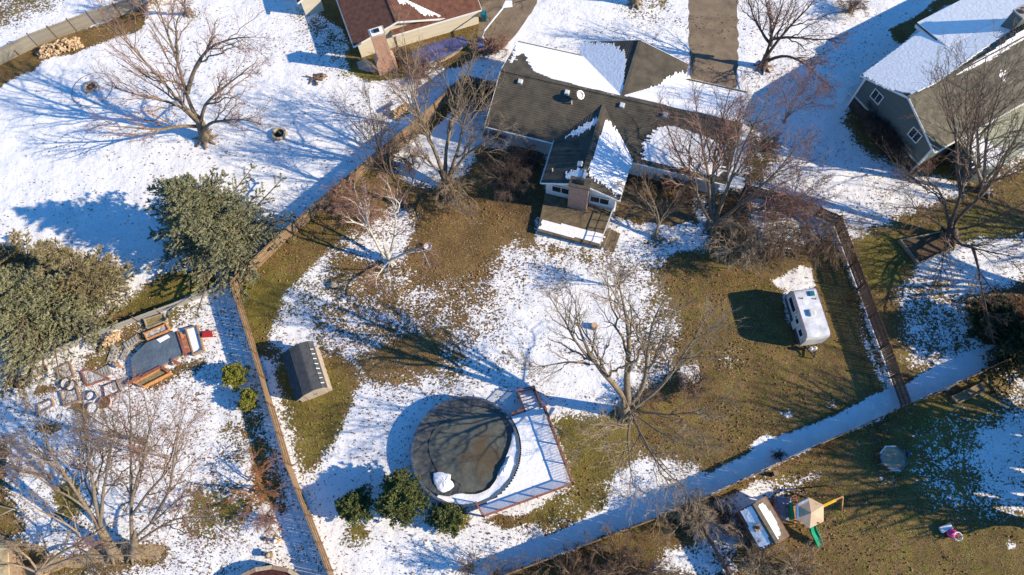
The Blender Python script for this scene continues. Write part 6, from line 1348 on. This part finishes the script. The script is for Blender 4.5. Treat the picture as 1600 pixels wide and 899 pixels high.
tree('bare_sapling', 'upright bare sapling on the snow lawn right of the tall pair', P(262,715), autolimbs(P(262,715), 6, 4, 2.2, 122, .1), r0=.08, bark=M_bark, twig=M_twig, seed=122, n=(7, 6, 4), rtw=.012)
tree('bare_tree', 'slender bare tree beside the diagonal fence behind the wood stack', P(600,258), autolimbs(P(600,258), 8, 5, 2.8, 123, .1), r0=.11, bark=M_bark_dark, twig=M_twig, seed=123, n=(8, 6, 4))
tree('bare_tree', 'slim bare tree with upright stems between the wood stack and the cream house', P(655,200), autolimbs(P(655,200), 9, 5, 2.6, 124, .06), r0=.14, bark=M_bark, twig=M_twig_red, seed=124, n=(8, 6, 4))
# neighbours just outside the right edge : their shade falls across the lower right lawn
for i, (x, y, h, sp_) in enumerate(((1720,745,12,5),(1800,790,14,6),(1760,690,10,4),(1850,720,13,6),(1690,835,8,3.5),(1900,400,13,5),(1730,470,11,5),(1660,705,9,4),(1700,775,12,5),(1780,730,12,5),(1740,810,11,5))):
    tree('bare_tree', 'bare tree past the right edge whose shade stripes the lawn', P(x, y), autolimbs(P(x, y), h, 7, sp_, 200+i, .2), r0=.42, rl=.75, bark=M_bark_dark, twig=M_twig, seed=200+i, n=(6, 5, 0), group='bare trees beyond the right edge')

# ------------------------------------------------------------------ evergreens
def leafmat(name, c1, c2):
    m = mat(name, c1, .75, .3, 2.2, col2=c2, spec=.2, detail=7); return m
M_spruce = leafmat('spruce_needles', (.11, .12, .06), (.36, .35, .21)); M_spruce2 = leafmat('pine_needles', (.15, .125, .06), (.33, .27, .15))
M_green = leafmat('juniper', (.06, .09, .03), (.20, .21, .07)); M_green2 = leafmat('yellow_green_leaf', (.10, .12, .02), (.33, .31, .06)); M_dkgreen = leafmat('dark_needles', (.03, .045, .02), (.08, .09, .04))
def evergreen(name, label, px_, h, r, nb, m, seed=1, spl=.24, spw=.045, dens=16, pw=.85, z0=.4, droop=.12, cat='tree', bush=False, top=(0, 0)):
    b = P(*px_); rg = np.random.default_rng(seed); root = thing(name, label, cat, b)
    t = np.sort(rg.uniform(0, 1, nb)**(1.25 if not bush else 1.0)); zz = z0+(h-z0)*t; ax_ = np.stack([b[0]+top[0]*zz/h, b[1]+top[1]*zz/h, zz], -1)
    az_ = rg.uniform(0, 6.283, nb)+np.arange(nb)*2.4; ln = r*((1-t)**pw)*rg.uniform(.5, 1.15, nb)+.25
    if bush: ln = r*np.sqrt(np.clip(1-t**2, 0.05, 1))*rg.uniform(.75, 1.1, nb)
    mk = .4 if bush else 1.0; ln = ln*(1+mk*(.22*np.sin(3*az_+seed)+.18*np.sin(7*az_+seed*2.3)))*(1+mk*.15*np.sin(t*22))
    el = rg.normal(.12 if not bush else .45, .12, nb)+t*.55; d = np.stack([np.cos(az_)*np.cos(el), np.sin(az_)*np.cos(el), np.sin(el)], -1); K = 6; s = np.linspace(0, 1, K)
    pts = ax_[:, None]+ln[:, None, None]*(d[:, None]*s[None, :, None]+np.array([0, 0, -1])*(droop*s**1.3)[None, :, None]); rad = (.012+.018*ln[:, None])*(1-.7*s)[None]
    V, F = tubes(pts-b, rad, 4); link('branches', npmesh('branches', V, F, M_bark_dark), root)['kind'] = 'stuff'
    mb = MB(); mb.cyl(b, b+[top[0], top[1], h*.97], .018*h+.05, .02, n=10); mb.build('trunk', M_bark_dark, root)
    nl = 7 if not bush else 5
    tot = (ln*dens*2.1).astype(int)+3; ib = np.repeat(np.arange(nb), tot); n = len(ib); j = rg.integers(0, nl*2, n); q = np.clip((j//2+.8+.25*np.sin(ib*7.1+j))/nl, .05, 1.0); sg = np.where(j % 2 == 0, 1., -1.)
    fi = q*(K-1); i0 = np.minimum(fi.astype(int), K-2); fr = (fi-i0)[:, None]; side = norm_rows(np.cross(d[ib], [0, 0, 1.]))
    p = pts[ib, i0]*(1-fr)+pts[ib, i0+1]*fr; dl = norm_rows(d[ib]*.85+side*sg[:, None]*(.8+.2*np.sin(ib*3.3+j*1.7))[:, None]+np.array([0, 0, .06])); ll = (.46*ln[ib]*(1.12-q)+.12)*(.75+.25*np.sin(ib*5.7+j*2.9)); u_ = rg.uniform(0, 1, n)**.8
    p = p+dl*(ll*u_)[:, None]+rg.normal(0, .035, (n, 3)); fd = norm_rows(dl+rg.normal(0, .5, (n, 3)))
    # each spray: three crossed narrow diamonds
    L = spl*rg.uniform(.6, 1.25, n)[:, None]; out = []
    for k in range(2):
        rn = norm_rows(rg.normal(size=(n, 3))); w = norm_rows(np.cross(fd, rn))*spw*rg.uniform(.6, 1.2, n)[:, None]; f2 = norm_rows(fd+rg.normal(0, .35, (n, 3)))
        out.append(np.stack([p-f2*L*.35, p+w-f2*L*.02, p+f2*L*.65, p-w], 1))
    V = np.concatenate(out).reshape(-1, 3)-b; F = np.arange(len(V)).reshape(-1, 4); link('needles', npmesh('needles', V, F, m), root)['kind'] = 'stuff'; return root
evergreen('spruce_tree', 'large grey-green spruce beside the diagonal fence in the left neighbour yard', (356,384), 11.0, 5.6, 330, M_spruce, 301, dens=42, spl=.22, spw=.034)
evergreen('spruce_tree', 'big spruce at the left edge, cut by the picture border, above the raised beds', (88,500), 8.6, 6.0, 340, M_spruce, 302, dens=42, spl=.22, spw=.034)
evergreen('pine_tree', 'sparse yellowish leaning conifer between the two big spruces', (170,452), 9.5, 3.3, 95, M_spruce2, 303, dens=20, spl=.5, spw=.035, droop=.3)
evergreen('pine_tree', 'pale feathery conifer top behind the left-edge spruce', (62,432), 6.5, 3.4, 70, M_spruce2, 304, dens=18, spl=.45, spw=.05)
evergreen('juniper_bush', 'largest green juniper touching the lower left rim of the pool', (634,782), 3.0, 2.3, 240, M_green, 305, dens=34, spl=.2, spw=.04, bush=True, cat='shrub')
evergreen('juniper_bush', 'smaller dark juniper left of the large one by the pool', (562,792), 2.0, 1.6, 160, M_green, 306, dens=36, spl=.18, spw=.04, bush=True, cat='shrub')
evergreen('juniper_bush', 'low green juniper under the near rim of the pool', (702,812), 1.6, 1.4, 130, M_green, 307, dens=36, spl=.18, spw=.04, bush=True, cat='shrub')
evergreen('boxwood_bush', 'yellow-green round bush in the left fence shade, upper one', (374,592), 1.7, 1.2, 120, M_green2, 308, dens=36, spl=.13, spw=.05, bush=True, cat='shrub')
evergreen('boxwood_bush', 'yellow-green round bush in the left fence shade, lower one', (397,628), 1.5, 1.0, 110, M_green2, 309, dens=36, spl=.13, spw=.05, bush=True, cat='shrub')
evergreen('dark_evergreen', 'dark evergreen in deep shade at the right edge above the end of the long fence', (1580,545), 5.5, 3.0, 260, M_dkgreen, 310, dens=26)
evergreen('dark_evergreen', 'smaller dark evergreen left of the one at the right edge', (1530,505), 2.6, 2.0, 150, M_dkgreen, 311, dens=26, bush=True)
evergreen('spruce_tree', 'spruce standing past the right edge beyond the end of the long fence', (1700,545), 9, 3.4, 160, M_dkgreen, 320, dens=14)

# ------------------------------------------------------------------ leaf litter, tussocks of dry grass
def scatter(name, n, test, seed, m, size=(.05, .11), flatness=.5, blades=False):
    rg = np.random.default_rng(seed); x = rg.uniform(-52, 46, n*3); y = rg.uniform(-4, 54, n*3)
    ix = np.clip(np.searchsorted(gx, x), 0, nx-1); iy = np.clip(np.searchsorted(gy, y), 0, ny-1); cl = np.zeros(n*3)
    for _ in range(8): a_, b__, c__ = rg.normal(0, .8), rg.normal(0, .8), rg.uniform(0, 6.28); cl += np.sin(x*a_+y*b__+c__)
    k = test(cov[iy, ix], grn[iy, ix], rg.uniform(0, 1, n*3)*(1+np.exp(-cl*1.4)*(0 if blades else 1))); x, y = x[k][:n], y[k][:n]; n = len(x)
    s = (size[0]+(size[1]-size[0])*rg.uniform(0, 1, n)**2.2)[:, None]; p = np.stack([x, y, np.full(n, .02)], -1)
    if blades:
        d = norm_rows(rg.normal(size=(n, 3))*[1, 1, .3]+[0, 0, .7]); w = norm_rows(np.cross(d, rg.normal(size=(n, 3))))*.012; V = np.stack([p-w, p+w, p+d*s*2+w*.3, p+d*s*2-w*.3], 1)
    else:
        a = norm_rows(rg.normal(size=(n, 3))*[1, 1, flatness]); b = norm_rows(np.cross(a, rg.normal(size=(n, 3))*[.6, .6, 1])); V = np.stack([p-a*s*.6+[0, 0, .03], p+b*s*.4+[0, 0, .05], p+a*s*.6+[0, 0, .04], p-b*s*.4+[0, 0, .03]], 1)
    V[..., 2] = np.maximum(V[..., 2], .015); o = link(name, npmesh(name, V.reshape(-1, 3), np.arange(4*n).reshape(-1, 4), m)); return o
M_leaf = mat('dead_leaf', (.10, .05, .025), .9, .3, 2, col2=(.34, .20, .10))
setp(scatter('fallen_leaves', 52000, lambda c, g, u: (u < np.clip(.10+c*(1-c)*2.2+.35*(c < .3), 0, 1)) & ((c < 1.05) | (u < .004)), 5, M_leaf, (.09, .20)), 'brown dead leaves scattered over the snow and bare lawn', 'leaves', kind='stuff')
setp(scatter('dry_grass', 60000, lambda c, g, u: u < (c < .35), 6, mat('dry_grass_blade', (.20, .15, .06), .9, .3, 2, col2=(.42, .34, .18)), (.05, .12), blades=True), 'short dry grass blades standing on the bare patches of lawn', 'grass', kind='stuff')
